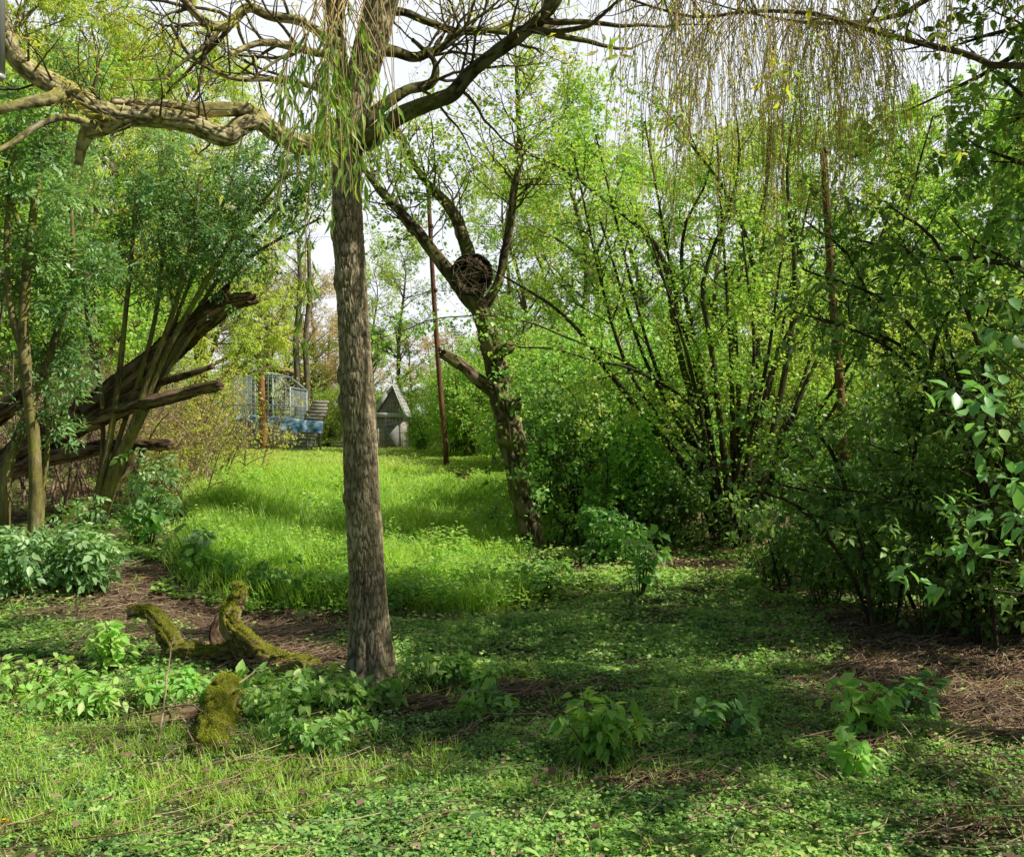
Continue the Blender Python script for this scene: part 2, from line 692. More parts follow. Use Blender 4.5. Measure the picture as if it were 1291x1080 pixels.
# ------------------------------------------------------------------ palette
G_BRIGHT = [(0, (.030, .075, .010)), (.45, (.085, .175, .020)), (.75, (.17, .27, .035)), (1, (.30, .36, .07))]
G_MID = [(0, (.020, .060, .010)), (.45, (.055, .135, .018)), (.8, (.11, .21, .030)), (1, (.20, .30, .06))]
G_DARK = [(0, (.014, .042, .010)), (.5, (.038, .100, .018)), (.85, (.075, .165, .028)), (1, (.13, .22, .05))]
G_ELDER = [(0, (.022, .058, .016)), (.45, (.055, .125, .030)), (.8, (.105, .20, .055)), (1, (.18, .28, .09))]
G_YELLOW = [(0, (.075, .11, .012)), (.45, (.18, .24, .026)), (.8, (.32, .35, .05)), (1, (.45, .42, .08))]
G_BROWNISH = [(0, (.07, .075, .018)), (.5, (.18, .18, .05)), (1, (.33, .29, .10))]
M_bright = leaf_mat('leaf_spring_green', G_BRIGHT)
M_mid = leaf_mat('leaf_mid_green', G_MID)
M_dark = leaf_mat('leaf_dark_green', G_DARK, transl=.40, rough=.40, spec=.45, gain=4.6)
M_elder = leaf_mat('leaf_elder', G_ELDER, transl=.36, rough=.40, spec=.5, gain=3.6, hue=(1.25, 1.0, 1.6))
M_yellow = leaf_mat('leaf_yellow_green', G_YELLOW, transl=.5)
M_brownish = leaf_mat('leaf_budding', G_BROWNISH, transl=.45)
M_grass = leaf_mat('grass_blade', [(0, (.05, .10, .012)), (.45, (.13, .23, .022)), (.8, (.24, .33, .04)), (1, (.36, .38, .14))], transl=.5, gain=4.5, hue=(1.20, 1., 1.9))
M_cover = leaf_mat('ground_ivy_leaf', [(0, (.020, .052, .009)), (.45, (.062, .130, .019)), (.75, (.14, .22, .035)), (1, (.28, .32, .07))], transl=.38, rough=.55, spec=.22, gain=5.6)
M_straw = tone_mat('dry_straw', [(0, (.10, .06, .035)), (.5, (.24, .165, .10)), (1, (.44, .34, .22))])
M_litter = tone_mat('dead_leaf', [(0, (.045, .028, .018)), (.5, (.13, .085, .055)), (1, (.30, .22, .15))])
M_bark_main = bark_mat('bark_main', (.085, .067, .04), (.22, .182, .112), (.37, .32, .215), moss=(.14, .13, .06), moss_amt=.3, stretch=.45, scale=60, bump=.8, dep=True, lichen=.55)
M_bark_limb = bark_mat('bark_limb', (.065, .053, .032), (.22, .19, .115), (.42, .38, .24), moss=(.24, .23, .06), moss_amt=.42, stretch=1, scale=30, bump=.5, top_moss=.14, dep=True, gain=1.8)
M_bark_center = bark_mat('bark_pollard', (.03, .022, .016), (.095, .07, .045), (.21, .165, .11), moss=(.085, .10, .022), moss_amt=.42, stretch=.25, scale=30, bump=.6, dep=True)
M_bark_dark = bark_mat('bark_hazel', (.016, .013, .010), (.045, .036, .026), (.10, .085, .06), moss=(.055, .065, .02), moss_amt=.34, stretch=.3, scale=24, gain=1.6)
M_bark_elder = bark_mat('bark_elder', (.07, .06, .03), (.16, .14, .065), (.30, .265, .14), moss=(.20, .19, .045), moss_amt=.45, stretch=.25, scale=28)
M_bark_grey = bark_mat('bark_grey', (.05, .042, .03), (.13, .11, .08), (.26, .22, .16), moss_amt=.2, stretch=.3, scale=14)
M_twig = bark_mat('twig_bark', (.04, .03, .02), (.10, .08, .05), (.20, .165, .10), moss_amt=.2, stretch=1, scale=20, bump=.2)
M_strand = bark_mat('willow_strand', (.20, .15, .06), (.38, .29, .13), (.55, .44, .24), moss_amt=-.4, stretch=1, scale=9, bump=.1)
M_brush = bark_mat('brushwood', (.09, .065, .045), (.22, .165, .11), (.40, .32, .23), moss_amt=-.2, stretch=1, scale=8, bump=.2)
M_deadwood = bark_mat('dead_wood', (.032, .021, .014), (.125, .08, .05), (.29, .20, .13), moss=(.09, .10, .03), moss_amt=.18, stretch=1, scale=20, bump=.6, top_moss=.10, dep=True, gain=1.4)
M_mossy = bark_mat('mossy_wood', (.05, .035, .02), (.15, .105, .06), (.30, .22, .135), moss=(.15, .155, .016), moss_amt=.34, stretch=1, scale=22, bump=.8, top_moss=.34, dep=True)
M_rust = plain_mat('rusty_steel', (.10, .038, .018), (.25, .105, .055), scale=14, rough=.85, stretch=(1, 1, .3))
M_rust_orange = plain_mat('orange_timber', (.26, .10, .035), (.44, .20, .08), scale=10, rough=.8, stretch=(1, 1, .2))
M_galv = plain_mat('galvanised_steel', (.20, .24, .22), (.38, .43, .40), scale=9, rough=.5, metal=.2)
M_wire = plain_mat('mesh_wire', (.26, .33, .31), (.42, .50, .47), scale=9, rough=.5)
M_tarp = plain_mat('blue_tarp', (.03, .20, .62), (.50, .68, .88), scale=6, rough=.5, bump=.5, stretch=(1, 1, 2.5))
M_weathered = plain_mat('weathered_planks', (.28, .25, .21), (.55, .50, .44), scale=12, rough=.85, stretch=(.4, 3, 3))
M_shingle = plain_mat('wood_shingle', (.32, .33, .29), (.62, .61, .57), scale=10, rough=.9)
M_white = plain_mat('white_paint', (.62, .62, .58), (.80, .80, .76), scale=7, rough=.6)
M_thatch = plain_mat('tan_thatch', (.30, .20, .10), (.58, .42, .24), scale=18, rough=.95)
M_block = plain_mat('grey_block', (.16, .16, .15), (.30, .30, .28), scale=8, rough=.9)
M_basket = plain_mat('black_basket', (.006, .005, .005), (.030, .024, .018), scale=26, rough=.8, bump=.7, stretch=(1, 1, 2))
M_yflower = tone_mat('yellow_petal', [(0, (.75, .48, .01)), (1, (.85, .60, .02))])
M_bflower = tone_mat('blue_petal', [(0, (.14, .15, .30)), (1, (.36, .38, .52))])

M_near = leaf_mat('leaf_glossy', [(0, (.020, .055, .012)), (.5, (.050, .125, .022)), (.85, (.10, .20, .035)), (1, (.20, .28, .05))], transl=.35, rough=.35, spec=.55)
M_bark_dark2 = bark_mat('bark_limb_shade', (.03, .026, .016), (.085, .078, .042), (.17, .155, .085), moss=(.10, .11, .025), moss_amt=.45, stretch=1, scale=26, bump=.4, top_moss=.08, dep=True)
M_willow = leaf_mat('leaf_willow', [(0, (.05, .10, .014)), (.5, (.13, .21, .03)), (.85, (.30, .34, .05)), (1, (.46, .42, .05))], transl=.5, gain=3.0, hue=(1.05, 1.0, 1.4))
M_bark_limb2 = bark_mat('bark_willow_limb', (.035, .028, .018), (.11, .09, .055), (.22, .18, .11), moss_amt=.3, stretch=1, scale=20)
M_bark_grey_dep = bark_mat('bark_grey_furrowed', (.045, .036, .026), (.12, .10, .07), (.24, .20, .14), moss_amt=.25, stretch=.25, scale=30, dep=True)
M_twig_green = bark_mat('green_stem', (.04, .06, .02), (.085, .11, .035), (.15, .16, .06), moss_amt=0, stretch=1, scale=16, bump=.1)
M_shade = leaf_mat('leaf_mid_shaded', G_MID, transl=.40, rough=.4, spec=.5, gain=2.8)  # darker copy of the mid green leaf, shade put into its colour
M_cover2 = leaf_mat('leaf_nettle', G_MID, transl=.38, gain=3.8)
M_yellow2 = leaf_mat('leaf_sunlit_yellow', [(0, (.055, .10, .012)), (.45, (.13, .21, .024)), (.8, (.25, .32, .045)), (1, (.38, .40, .08))], transl=.5)
M_brush_far = bark_mat('pale_twigs', (.10, .085, .06), (.22, .19, .13), (.36, .31, .22), moss_amt=-.2, stretch=1, scale=8, bump=.2)
M_galv2 = plain_mat('pale_steel', (.42, .42, .40), (.55, .55, .53), scale=5, rough=.5, metal=.1)

# ------------------------------------------------------------------ ground masks
_soil = [(175, 730, 1.0, .8, 1.1), (250, 765, .8, .6, 1.1), (330, 790, .9, .5, 1), (420, 795, .9, .5, 1.3), (200, 800, .5, .4, .8), (290, 820, .9, .45, 1.0), (400, 830, .6, .3, .9), (520, 770, .55, .35, 1.1), (330, 830, .5, .3, .8),
         (1200, 845, 1.0, 1.0, 1.1), (1265, 900, .8, .8, 1.1), (1330, 850, 1.4, 1.2, 1), (1160, 800, 1.1, .9, 1), (1090, 770, .8, .5, .9),
         (960, 715, 1.2, .7, 1), (1030, 745, .9, .5, 1), (850, 715, .8, .5, .9), (720, 725, .5, .3, .8), (800, 990, .42, .13, 1.1), (880, 985, .35, .13, 1),
         (930, 1030, .25, .15, 1), (640, 860, .7, .25, .55), (545, 885, .3, .15, .7), (700, 870, .5, .2, .7), (60, 770, .7, .4, .6),
         (1050, 930, .4, .2, .8), (1010, 960, .35, .12, .8), (610, 1030, .22, .10, .7), (230, 1010, .2, .1, .7), (130, 950, .25, .1, .7), (500, 1075, .18, .07, .8), (1230, 1045, .25, .12, .8),
         (230, 905, .4, .25, .6), (280, 960, .4, .12, .4)]
_soil = [(*gp(a, b)[:2], rx, ry, w) for a, b, rx, ry, w in _soil]


def soil(x, y):
    s = 0
    for (a, b, rx, ry, w) in _soil:
        s = s + w * np.exp(-(((x - a) / rx) ** 2 + ((y - b) / ry) ** 2))
    n = fbm2(x * 1.5, y * 1.5, 21, 4)
    # the wood floor is bare under the shrubs
    s = s + 1.1 * sst(11, 13, y) * sst(.3, 1.6, x) + .9 * sst(-3.9, -4.8, x + .28 * np.maximum(y - 10, 0)) * sst(9, 10.5, y)
    return np.clip(s * .9 + (n - .62) * 1.6, 0, 1)


def meadow(x, y):
    left = -3.3 - .29 * (y - 10)
    w = .5 + .6 * (fbm2(x * .9, y * .9, 31, 2) - .5)
    return sst(9.3, 10.2, y + w * .6) * sst(left - .3, left + .5, x) * sst(.55 + .02 * y, -.15, x + .5 * w - .3 + .5 * sst(13.5, 11, y)) * sst(34, 28, y)


def mossmask(x, y):
    c = gp(600, 765)
    return np.exp(-(((x - c[0]) / .55) ** 2 + ((y - c[1]) / .75) ** 2)) * 1.2


def build_ground():
    xs = np.unique(np.round(np.r_[-np.geomspace(7, 260, 46)[::-1], np.arange(-7, 7, .045), np.geomspace(7, 260, 46)], 4))
    ys = np.unique(np.round(np.r_[-np.geomspace(1, 80, 20)[::-1], np.arange(-1, 2.5, .3), np.arange(2.5, 14, .045), np.arange(14, 34, .15), np.geomspace(34, 420, 50)], 4))
    X, Y = np.meshgrid(xs, ys)
    x, y = X.ravel(), Y.ravel()
    Z = gz(x, y)
    z = Z + .025 * (fbm2(x * 9, y * 9, 41, 2) - .5) * (y < 20)
    nx, ny = len(xs), len(ys)
    i, j = np.meshgrid(np.arange(nx - 1), np.arange(ny - 1))
    b = (j * nx + i).ravel()
    F = np.stack([b, b + 1, b + nx + 1, b + nx], 1)
    m, nt, N, Lk = new_mat('ground_soil')
    out = N.new('ShaderNodeOutputMaterial')
    p = N.new('ShaderNodeBsdfPrincipled')
    p.inputs['Roughness'].default_value = .95
    p.inputs['Specular IOR Level'].default_value = .1
    tc = N.new('ShaderNodeTexCoord')

    def noise(sc, det=5):
        n = N.new('ShaderNodeTexNoise')
        n.inputs['Scale'].default_value = sc
        n.inputs['Detail'].default_value = det
        n.inputs['Roughness'].default_value = .7
        Lk.new(tc.outputs['Object'], n.inputs['Vector'])
        return n
    n1, n2 = noise(7), noise(55)
    r1 = ramp(N, [(.3, (.055, .036, .024)), (.5, (.14, .098, .066)), (.7, (.28, .215, .15))])
    mixn = N.new('ShaderNodeMixRGB')
    mixn.inputs[0].default_value = .5
    Lk.new(n1.outputs['Fac'], mixn.inputs[1])
    Lk.new(n2.outputs['Fac'], mixn.inputs[2])
    Lk.new(mixn.outputs[0], r1.inputs['Fac'])
    r2 = ramp(N, [(.3, (.03, .05, .012)), (.55, (.085, .12, .028)), (.75, (.16, .20, .05))])
    Lk.new(mixn.outputs[0], r2.inputs['Fac'])
    r3 = ramp(N, [(.3, (.09, .11, .015)), (.6, (.24, .26, .03)), (.8, (.36, .36, .05))])
    Lk.new(mixn.outputs[0], r3.inputs['Fac'])

    def attr(n):
        a = N.new('ShaderNodeAttribute')
        a.attribute_name = n
        return a
    ma = N.new('ShaderNodeMixRGB')
    Lk.new(attr('green').outputs['Fac'], ma.inputs[0])
    Lk.new(r1.outputs[0], ma.inputs[1])
    Lk.new(r2.outputs[0], ma.inputs[2])
    mb = N.new('ShaderNodeMixRGB')
    Lk.new(attr('moss').outputs['Fac'], mb.inputs[0])
    Lk.new(ma.outputs[0], mb.inputs[1])
    Lk.new(r3.outputs[0], mb.inputs[2])
    Lk.new(mb.outputs[0], p.inputs['Base Color'])
    bp = N.new('ShaderNodeBump')
    bp.inputs['Strength'].default_value = .8
    bp.inputs['Distance'].default_value = .02
    Lk.new(n2.outputs['Fac'], bp.inputs['Height'])
    Lk.new(bp.outputs[0], p.inputs['Normal'])
    Lk.new(p.outputs[0], out.inputs['Surface'])
    gr = np.clip((1 - soil(x, y)) * .75, 0, 1)
    gr = np.maximum(gr, meadow(x, y))
    gr = np.maximum(gr, sst(26, 34, y) * .9)
    ms = np.clip(mossmask(x, y) + (fbm2(x * 3, y * 3, 51, 3) - .55), 0, 1) * (mossmask(x, y) > .05)
    o = obj('ground', np.c_[x, y, z], [F], m, None, {'green': gr, 'moss': ms}, True)
    tag(o, 'uneven woodland ground with bare brown soil and a grassy rise behind', None, None, 'structure')


build_ground()


def onground(x, y, dz=0.):
    return np.c_[x, y, gz(x, y) + dz]


def sample(n, y0, y1, margin=1.3, power=1.0, x0=-60, x1=60):
    """points inside the view wedge (plus a margin), denser near the camera"""
    u = rng.random(n)
    y = y0 + (y1 - y0) * u ** power
    hw = .53 * y + margin
    x = rng.uniform(-1, 1, n) * hw
    k = (x > x0) & (x < x1)
    return x[k], y[k]


# ------------------------------------------------------------------ stuff on the ground
def ground_cover():
    parts = []
    for (n, y0, y1, L, kind) in ((430000, 2.7, 6.5, (.009, .021), 'oval'), (300000, 6.0, 11.0, (.016, .036), 'dia'), (110000, 10, 20, (.03, .06), 'dia'), (5000, 2.8, 11, (.025, .05), 'heart'), (14000, 2.8, 10, (.03, .075), 'lance')):
        x, y = sample(n, y0, y1, 1.2, 1.25)
        cl = fbm2(x * 1.7, y * 1.7, 61, 5)
        pr = np.clip((1 - soil(x, y) * 1.05) * (.16 + 1.1 * sst(.42, .58, cl)), .015, 1) * (1 - .8 * mossmask(x, y).clip(0, 1))
        pr = pr * (1 - .75 * meadow(x, y))
        k = rng.random(len(x)) < pr
        x, y, cl = x[k], y[k], cl[k]
        n = len(x)
        h = (.008 + .045 * sst(.38, .75, cl) + .05 * (rng.random(n) < .06)) * rng.random(n) ** .7 * (1 + .12 * (y - 4).clip(0, 8))
        P = onground(x, y, 0)
        P[:, 2] += h
        a = rng.uniform(0, 2 * np.pi, n)
        D = np.c_[np.cos(a), np.sin(a), rng.uniform(-.25, .45, n)]
        Nn = unit(np.array([0, 0, 1.]) + .45 * rng.normal(size=(n, 3)))
        Ls = rng.uniform(*L, n) * (.75 + .7 * cl)
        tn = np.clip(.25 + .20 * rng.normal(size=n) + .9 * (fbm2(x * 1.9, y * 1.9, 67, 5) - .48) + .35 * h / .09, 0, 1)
        V, F, k = cards(P, D, Nn, Ls, Ls * rng.uniform(.7, 1.0, n) * (.4 if kind == 'lance' else 1), kind)
        parts.append((V, F, np.repeat(tn, k)))
    o = leaves_obj('ground_cover', parts, M_cover)
    tag(o, 'low ground ivy and speedwell leaves carpeting the woodland floor', 'ground cover', None, 'stuff')


def grass():
    parts = []
    # meadow
    x, y = sample(420000, 9.2, 30, .8, 1.3, -12, 3)
    k = rng.random(len(x)) < meadow(x, y)
    x, y = x[k], y[k]
    n = len(x)
    cl = fbm2(x * 1.1, y * 1.1, 71, 3)
    h = (.10 + .30 * sst(.3, .7, cl)) * rng.uniform(.6, 1.2, n) * (1 - .66 * sst(15, 23, y))
    a = rng.uniform(0, 2 * np.pi, n)
    ln = rng.uniform(.1, .7, n)
    D = np.c_[np.cos(a) * ln, np.sin(a) * ln, np.ones(n)]
    Nn = np.c_[-np.cos(a), -np.sin(a), ln] * -1.
    V, F, k = cards(onground(x, y, -.01), D, -Nn, h, .008 + .0006 * y * rng.uniform(.5, 1, n), 'blade')
    tn = np.clip(.38 + .2 * rng.normal(size=n) + .9 * (fbm2(x * .9, y * .9, 73, 4) - .5) + .3 * sst(14, 22, y), 0, 1)
    parts.append((V, F, np.repeat(tn, k)))
    # foreground tufts: blades spring from shared roots
    tx, ty = sample(9000, 2.7, 9.5, .8, 1.1)
    cl = fbm2(tx * 1.3, ty * 1.3, 81, 3)
    pr = sst(.55, .72, cl) * .22
    for px, py, rx, ry in ((110, 935, 1.05, .34), (30, 1000, .6, .4), (120, 1040, .5, .2), (300, 1010, .5, .2), (230, 945, .6, .22), (330, 985, .5, .2), (620, 985, 1.0, .2), (800, 985, .5, .12), (580, 800, .5, .5), (560, 870, .3, .2), (1090, 950, .25, .1), (60, 930, .6, .2)):
        c = gp(px, py)
        pr = pr + .75 * np.exp(-(((tx - c[0]) / rx) ** 2 + ((ty - c[1]) / ry) ** 2))
    pr = pr * (1 - .85 * soil(tx, ty)) + .03 * sst(.45, .6, cl) + .008
    k = rng.random(len(tx)) < pr
    tx, ty = tx[k], ty[k]
    m = 16
    x = np.repeat(tx, m) + rng.normal(size=len(tx) * m) * .022
    y = np.repeat(ty, m) + rng.normal(size=len(tx) * m) * .022
    n = len(x)
    h = np.repeat(rng.uniform(.05, .135, len(tx)), m) * rng.uniform(.5, 1.15, n)
    a = rng.uniform(0, 2 * np.pi, n)
    ln = rng.uniform(.1, 1.5, n)
    D = np.c_[np.cos(a) * ln, np.sin(a) * ln, np.ones(n)]
    Nn = np.c_[-np.cos(a), -np.sin(a), ln]
    V, F, k = cards(onground(x, y, -.005), D, Nn, h, rng.uniform(.003, .0065, n), 'blade')
    tn = np.clip(.5 + .2 * rng.normal(size=n), 0, 1)
    parts.append((V, F, np.repeat(tn, k)))
    o = leaves_obj('grass', parts, M_grass)
    tag(o, 'long sunlit green grass on the rise and in foreground tufts', 'grass', None, 'stuff')


def meadow_herbs():
    """nettles and other broad leaves that grow through the meadow grass"""
    x, y = sample(36000, 9.0, 27, .8, 1.25, -12, 2.5)
    cl = fbm2(x * 1.3, y * 1.3, 91, 4)
    k = rng.random(len(x)) < meadow(x, y) * (.25 + sst(.4, .62, cl)) + .5 * np.exp(-((y - 9.9 - .2 * x) / .55) ** 2) * (x < .6) * (x > -3.3)
    x, y, cl = x[k], y[k], cl[k]
    n = len(x)
    h = (.09 + .30 * sst(.38, .7, cl)) * rng.uniform(.5, 1.15, n) * (1 - .66 * sst(15, 23, y))
    base = onground(x, y, 0)
    parts = []
    for lev, s in ((1., .8), (.92, 1.), (.92, 1.), (.78, 1.15), (.78, 1.15), (.6, 1.2), (.6, 1.2)):
        a = rng.uniform(0, 2 * np.pi, n)
        D = np.c_[np.cos(a), np.sin(a), rng.uniform(-.35, .3, n)]
        P = base + np.c_[np.cos(a) * .02, np.sin(a) * .02, h * lev]
        Ls = rng.uniform(.032, .065, n) * s * (1 + .012 * (y - 9))
        Nn = unit(np.array([0, 0, 1.]) + .4 * rng.normal(size=(n, 3)))
        V, F, q = cards(P, D, Nn, Ls, Ls * rng.uniform(.45, .65, n), 'dia')
        parts.append((V, F, np.repeat(np.clip(.34 + .20 * rng.normal(size=n) + .35 * (lev - .8) + .9 * (cl - .5) + .22 * sst(14, 22, y), 0, 1), q)))
    o = leaves_obj('meadow_herbs', parts, M_bright)
    tag(o, 'broad leafy herbs and nettles mixed through the sunny meadow grass', 'herbs', None, 'stuff')


def litter():
    x, y = sample(60000, 2.7, 17, 1.2, 1.25)
    k = rng.random(len(x)) < np.clip(soil(x, y) * 1.1, .06, 1)
    x, y = x[k], y[k]
    n = len(x)
    a = rng.uniform(0, 2 * np.pi, n)
    D = np.c_[np.cos(a), np.sin(a), rng.uniform(-.1, .25, n)]
    Nn = unit(np.array([0, 0, 1.]) + .35 * rng.normal(size=(n, 3)))
    Ls = rng.uniform(.025, .07, n)
    P = onground(x, y, 0)
    P[:, 2] += rng.uniform(.004, .03, n) + .045 * (soil(x, y) < .4) * rng.random(n)
    V, F, q = cards(P, D, Nn, Ls, Ls * rng.uniform(.3, .7, n), 'dia')
    o = leaves_obj('leaf_litter', [(V, F, np.repeat(np.clip(.45 + .22 * rng.normal(size=n), 0, 1), q))], M_litter)
    tag(o, 'brown dead leaves strewn over the bare soil', 'leaf litter', None, 'stuff')
    # straw and fine dead twigs
    x, y = sample(60000, 2.7, 17, 1.2, 1.2)
    k = rng.random(len(x)) < np.clip(soil(x, y) * .9, .07, 1)
    x, y = x[k], y[k]
    n = len(x)
    a = rng.normal(.3, .9, n)
    Ls = rng.uniform(.06, .34, n) * (1 + 0 * x)
    d = np.c_[np.cos(a), np.sin(a)]
    P = np.empty((n, 4, 3))
    bend = rng.normal(size=n) * .12
    for q in range(4):
        t = q / 3 - .5
        xx = x + d[:, 0] * Ls * t - d[:, 1] * bend * Ls * (t * t * 4)
        yy = y + d[:, 1] * Ls * t + d[:, 0] * bend * Ls * (t * t * 4)
        P[:, q] = onground(xx, yy, 0)
    P[:, :, 2] += (rng.uniform(.006, .03, n)[:, None] + (.05 * (soil(x, y) < .4) * rng.random(n))[:, None] + np.array([0, .3, .6, 1])[None] * rng.uniform(-.005, .05, n)[:, None])
    R = np.repeat(rng.uniform(.0012, .0032, n)[:, None], 4, 1)
    V, F = tubes(P, R, 3)
    o = obj('dry_straw', V, F, M_straw, None, {'tone': np.repeat(np.clip(.5 + .25 * rng.normal(size=n), 0, 1), 12)})
    tag(o, 'pale dry stalks and straw scattered on the soil', 'straw', None, 'stuff')


def speedwell():
    x, y = sample(420, 2.8, 6.5, .3, 1.2)
    cl = fbm2(x * 1.4, y * 1.4, 97, 2)
    k = (cl > .52) & (soil(x, y) < .3)
    x, y = x[k], y[k]
    n = len(x)
    parts = []
    for q in range(4):
        a = q * np.pi / 2 + rng.uniform(0, .3, n)
        D = np.c_[np.cos(a), np.sin(a), np.full(n, .1)]
        V, F, kk = cards(onground(x, y, .075), D, np.tile([0, 0, 1.], (n, 1)), np.full(n, .006), np.full(n, .007), 'dia')
        parts.append((V, F, np.repeat(rng.random(n), kk)))
    o = leaves_obj('speedwell_flowers', parts, M_bflower)
    tag(o, 'tiny pale blue speedwell flowers dotted over the ground leaves', 'flowers', None, 'stuff')


ground_cover()
grass()
meadow_herbs()
litter()
speedwell()

# ------------------------------------------------------------------ 1. the big tree in front
def main_tree():
    b = gp(468, 858)
    Y = b[1]
    t = thing('willow_tree', 'tall tree with straight furrowed grey trunk and one contorted mossy limb to the left', 'tree', b)
    tr = [(470, 874, 34), (469, 862, 30), (467, 840, 27), (464, 760, 25.5), (458, 640, 25), (452, 520, 24), (447, 430, 22.5), (441, 330, 21.5), (438, 250, 20.5), (438, 185, 22), (446, 140, 22), (458, 90, 22.5), (470, 45, 23), (482, 0, 23), (496, -70, 21), (512, -200, 17), (520, -340, 12)]
    P, R = stem(tr, Y, Y + .1, 40)
    kn = [(.325, -1.5, .05, .035), (.395, -2.3, .05, .03), (.20, -.9, .05, .03), (.47, -1.0, .06, .03), (.30, -1.35, .035, .03), (.42, -1.1, .05, .025), (.10, -1.9, .06, .02)]
    R = R * .87
    m1 = log_mesh(P, R, 190, 1100, .008, .0125, .075, 5, (False, True), knots=kn, lump=.16, flare=.11)
    log_obj('trunk', [m1], M_bark_main, t)
    P2, R2 = stem([(443, 195, 12), (436, 140, 12), (428, 85, 11), (422, 30, 10), (418, -60, 9), (405, -200, 6)], Y, Y + .3, 20)
    log_obj('side_trunk', [log_mesh(P2, R2, 40, 160, .008, .02, .1, 6, (False, True))], M_bark_main, t)
    # contorted left limb, coming towards the camera
    A = stem([(440, 176, 17), (412, 178, 17), (380, 183, 16), (350, 168, 15), (325, 153, 14), (303, 160, 15), (285, 172, 16), (262, 165, 16), (235, 154, 16), (190, 147, 16), (150, 146, 16), (120, 137, 18), (85, 115, 17), (50, 97, 16), (22, 75, 14), (6, 40, 12), (-10, -30, 10), (-40, -140, 7)], Y, 5.35, 60)
    B = stem([(345, 168, 10), (330, 150, 10), (312, 140, 9), (285, 138, 9), (250, 139, 9), (210, 134, 8), (165, 131, 7), (140, 128, 5)], Y - .15, 5.75, 40)
    Cc = stem([(78, 118, 8), (58, 126, 8), (30, 131, 7), (0, 138, 6), (-60, 160, 4)], 5.45, 5.2, 20)
    Dd = stem([(160, 152, 10), (130, 160, 11), (112, 166, 10), (103, 185, 7), (99, 208, 5)], 5.75, 5.8, 20)
    Ee = stem([(112, 155, 5), (80, 148, 4.5), (45, 160, 4), (10, 184, 4), (-30, 200, 3)], 5.5, 5.2, 20)
    A = (A[0], A[1] * .78)
    limb = [log_mesh(*A, 64, 520, .008, .02, .09, 12, (False, True), lump=.12), log_mesh(*B, 36, 240, .006, .03, .12, 13, (False, True)),
            log_mesh(*Cc, 24, 60, .003, .03, .1, 14, (False, True)), log_mesh(*Dd, 28, 60, .004, .03, .1, 15, (False, True), ragged=.03), log_mesh(*Ee, 20, 60, .002, .03, .1, 16, (False, True))]
    log_obj('limb', limb, M_bark_limb, t)
    # right limb
    A2 = stem([(448, 178, 15), (462, 176, 13), (474, 170, 11.5), (500, 148, 10.5), (540, 131, 10), (570, 118, 9.5), (592, 93, 9), (612, 76, 8.5), (645, 52, 8.5), (680, 25, 8), (703, -5, 8), (725, -60, 7), (770, -140, 4)], Y, Y - .3, 40)
    A3 = stem([(448, 172, 11), (458, 155, 9), (474, 140, 7.5), (495, 125, 7), (515, 113, 6.5), (540, 107, 6), (549, 95, 5), (546, 75, 3.5), (520, 50, 2.5)], Y + .05, Y + .3, 30)
    A4 = stem([(470, 60, 9), (500, 66, 7), (525, 72, 6), (560, 58, 5), (590, 38, 4), (640, 42, 3)], Y + .2, Y + .6, 24)
    A5 = stem([(472, 20, 8), (505, 15, 5), (540, 28, 4.5), (580, 40, 4), (620, 38, 3), (660, 20, 2)], Y + .2, Y + .8, 24)
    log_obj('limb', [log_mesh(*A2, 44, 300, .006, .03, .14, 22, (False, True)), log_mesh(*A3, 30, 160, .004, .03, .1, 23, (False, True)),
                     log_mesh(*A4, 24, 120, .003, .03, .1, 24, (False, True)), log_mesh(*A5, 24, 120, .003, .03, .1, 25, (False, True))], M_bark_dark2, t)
    A6 = stem([(425, 55, 8), (405, 42, 6), (375, 26, 5.5), (340, 20, 6), (312, 10, 6), (290, 30, 6), (268, 33, 6), (250, 20, 5), (232, 0, 4.5), (215, -40, 4)], Y, 5.8, 36)
    A7 = stem([(428, 70, 7), (395, 66, 5), (355, 56, 5), (325, 55, 4), (290, 68, 3)], Y, 5.9, 24)
    A8 = stem([(436, 130, 5), (390, 108, 4), (340, 100, 3.5), (290, 98, 3), (240, 70, 2.5), (215, 30, 2)], Y, 5.8, 24)
    log_obj('limb', [log_mesh(*A6, 28, 260, .004, .03, .1, 26, (False, True)), log_mesh(*A7, 20, 120, .003, .03, .1, 27, (False, True)), log_mesh(*A8, 16, 120, .003, .03, .1, 28, (False, True))], M_bark_limb, t)
    # thin branches of the crown
    allP = [A, A2, A3, A4, A5, A6, A7, A8, (P2, R2)]
    base = [(catmull(np.c_[p, r], 24)[:, :3], catmull(np.c_[p, r], 24)[:, 3]) for p, r in allP]
    bp, br = stems(base)
    up = stem([(486, -10, 14), (500, -90, 12), (516, -220, 9), (524, -340, 6)], Y, Y, 24)
    bp2, br2 = np.concatenate([bp[1:], up[0][None]]), np.concatenate([br[1:], up[1][None]])
    S1 = sprout(bp2, br2, 90, (.5, 1.4), (30, 70), (.25, 1), 10, .02, .20, .012, rr=.5)
    S2 = sprout(*S1, 520, (.25, .8), (25, 70), (.15, 1), 8, -.02, .2, .005)
    L1 = sprout(bp[:1], br[:1], 26, (.3, .9), (50, 90), (.25, .95), 9, .10, .16, .008)
    L2 = sprout(*L1, 90, (.15, .5), (30, 70), (.15, 1), 7, 0, .2, .004)
    wood_obj('twigs', [(S1[0], S1[1], 6), (S2[0], S2[1], 4), (L1[0], L1[1], 6), (L2[0], L2[1], 4)], M_twig, t)
    fl = [foliage(*S2, 3600, (.03, .07), .2, droop=.5, kind='dia', tone=(.55, .2)), foliage(*L2, 500, (.03, .07), .2, droop=.4, kind='dia', tone=(.6, .2))]
    # high crown out of the frame
    H1 = sprout(*stems([up, A2, A6]), 40, (1.0, 2.2), (30, 80), (.5, 1), 10, .06, .14, .03)
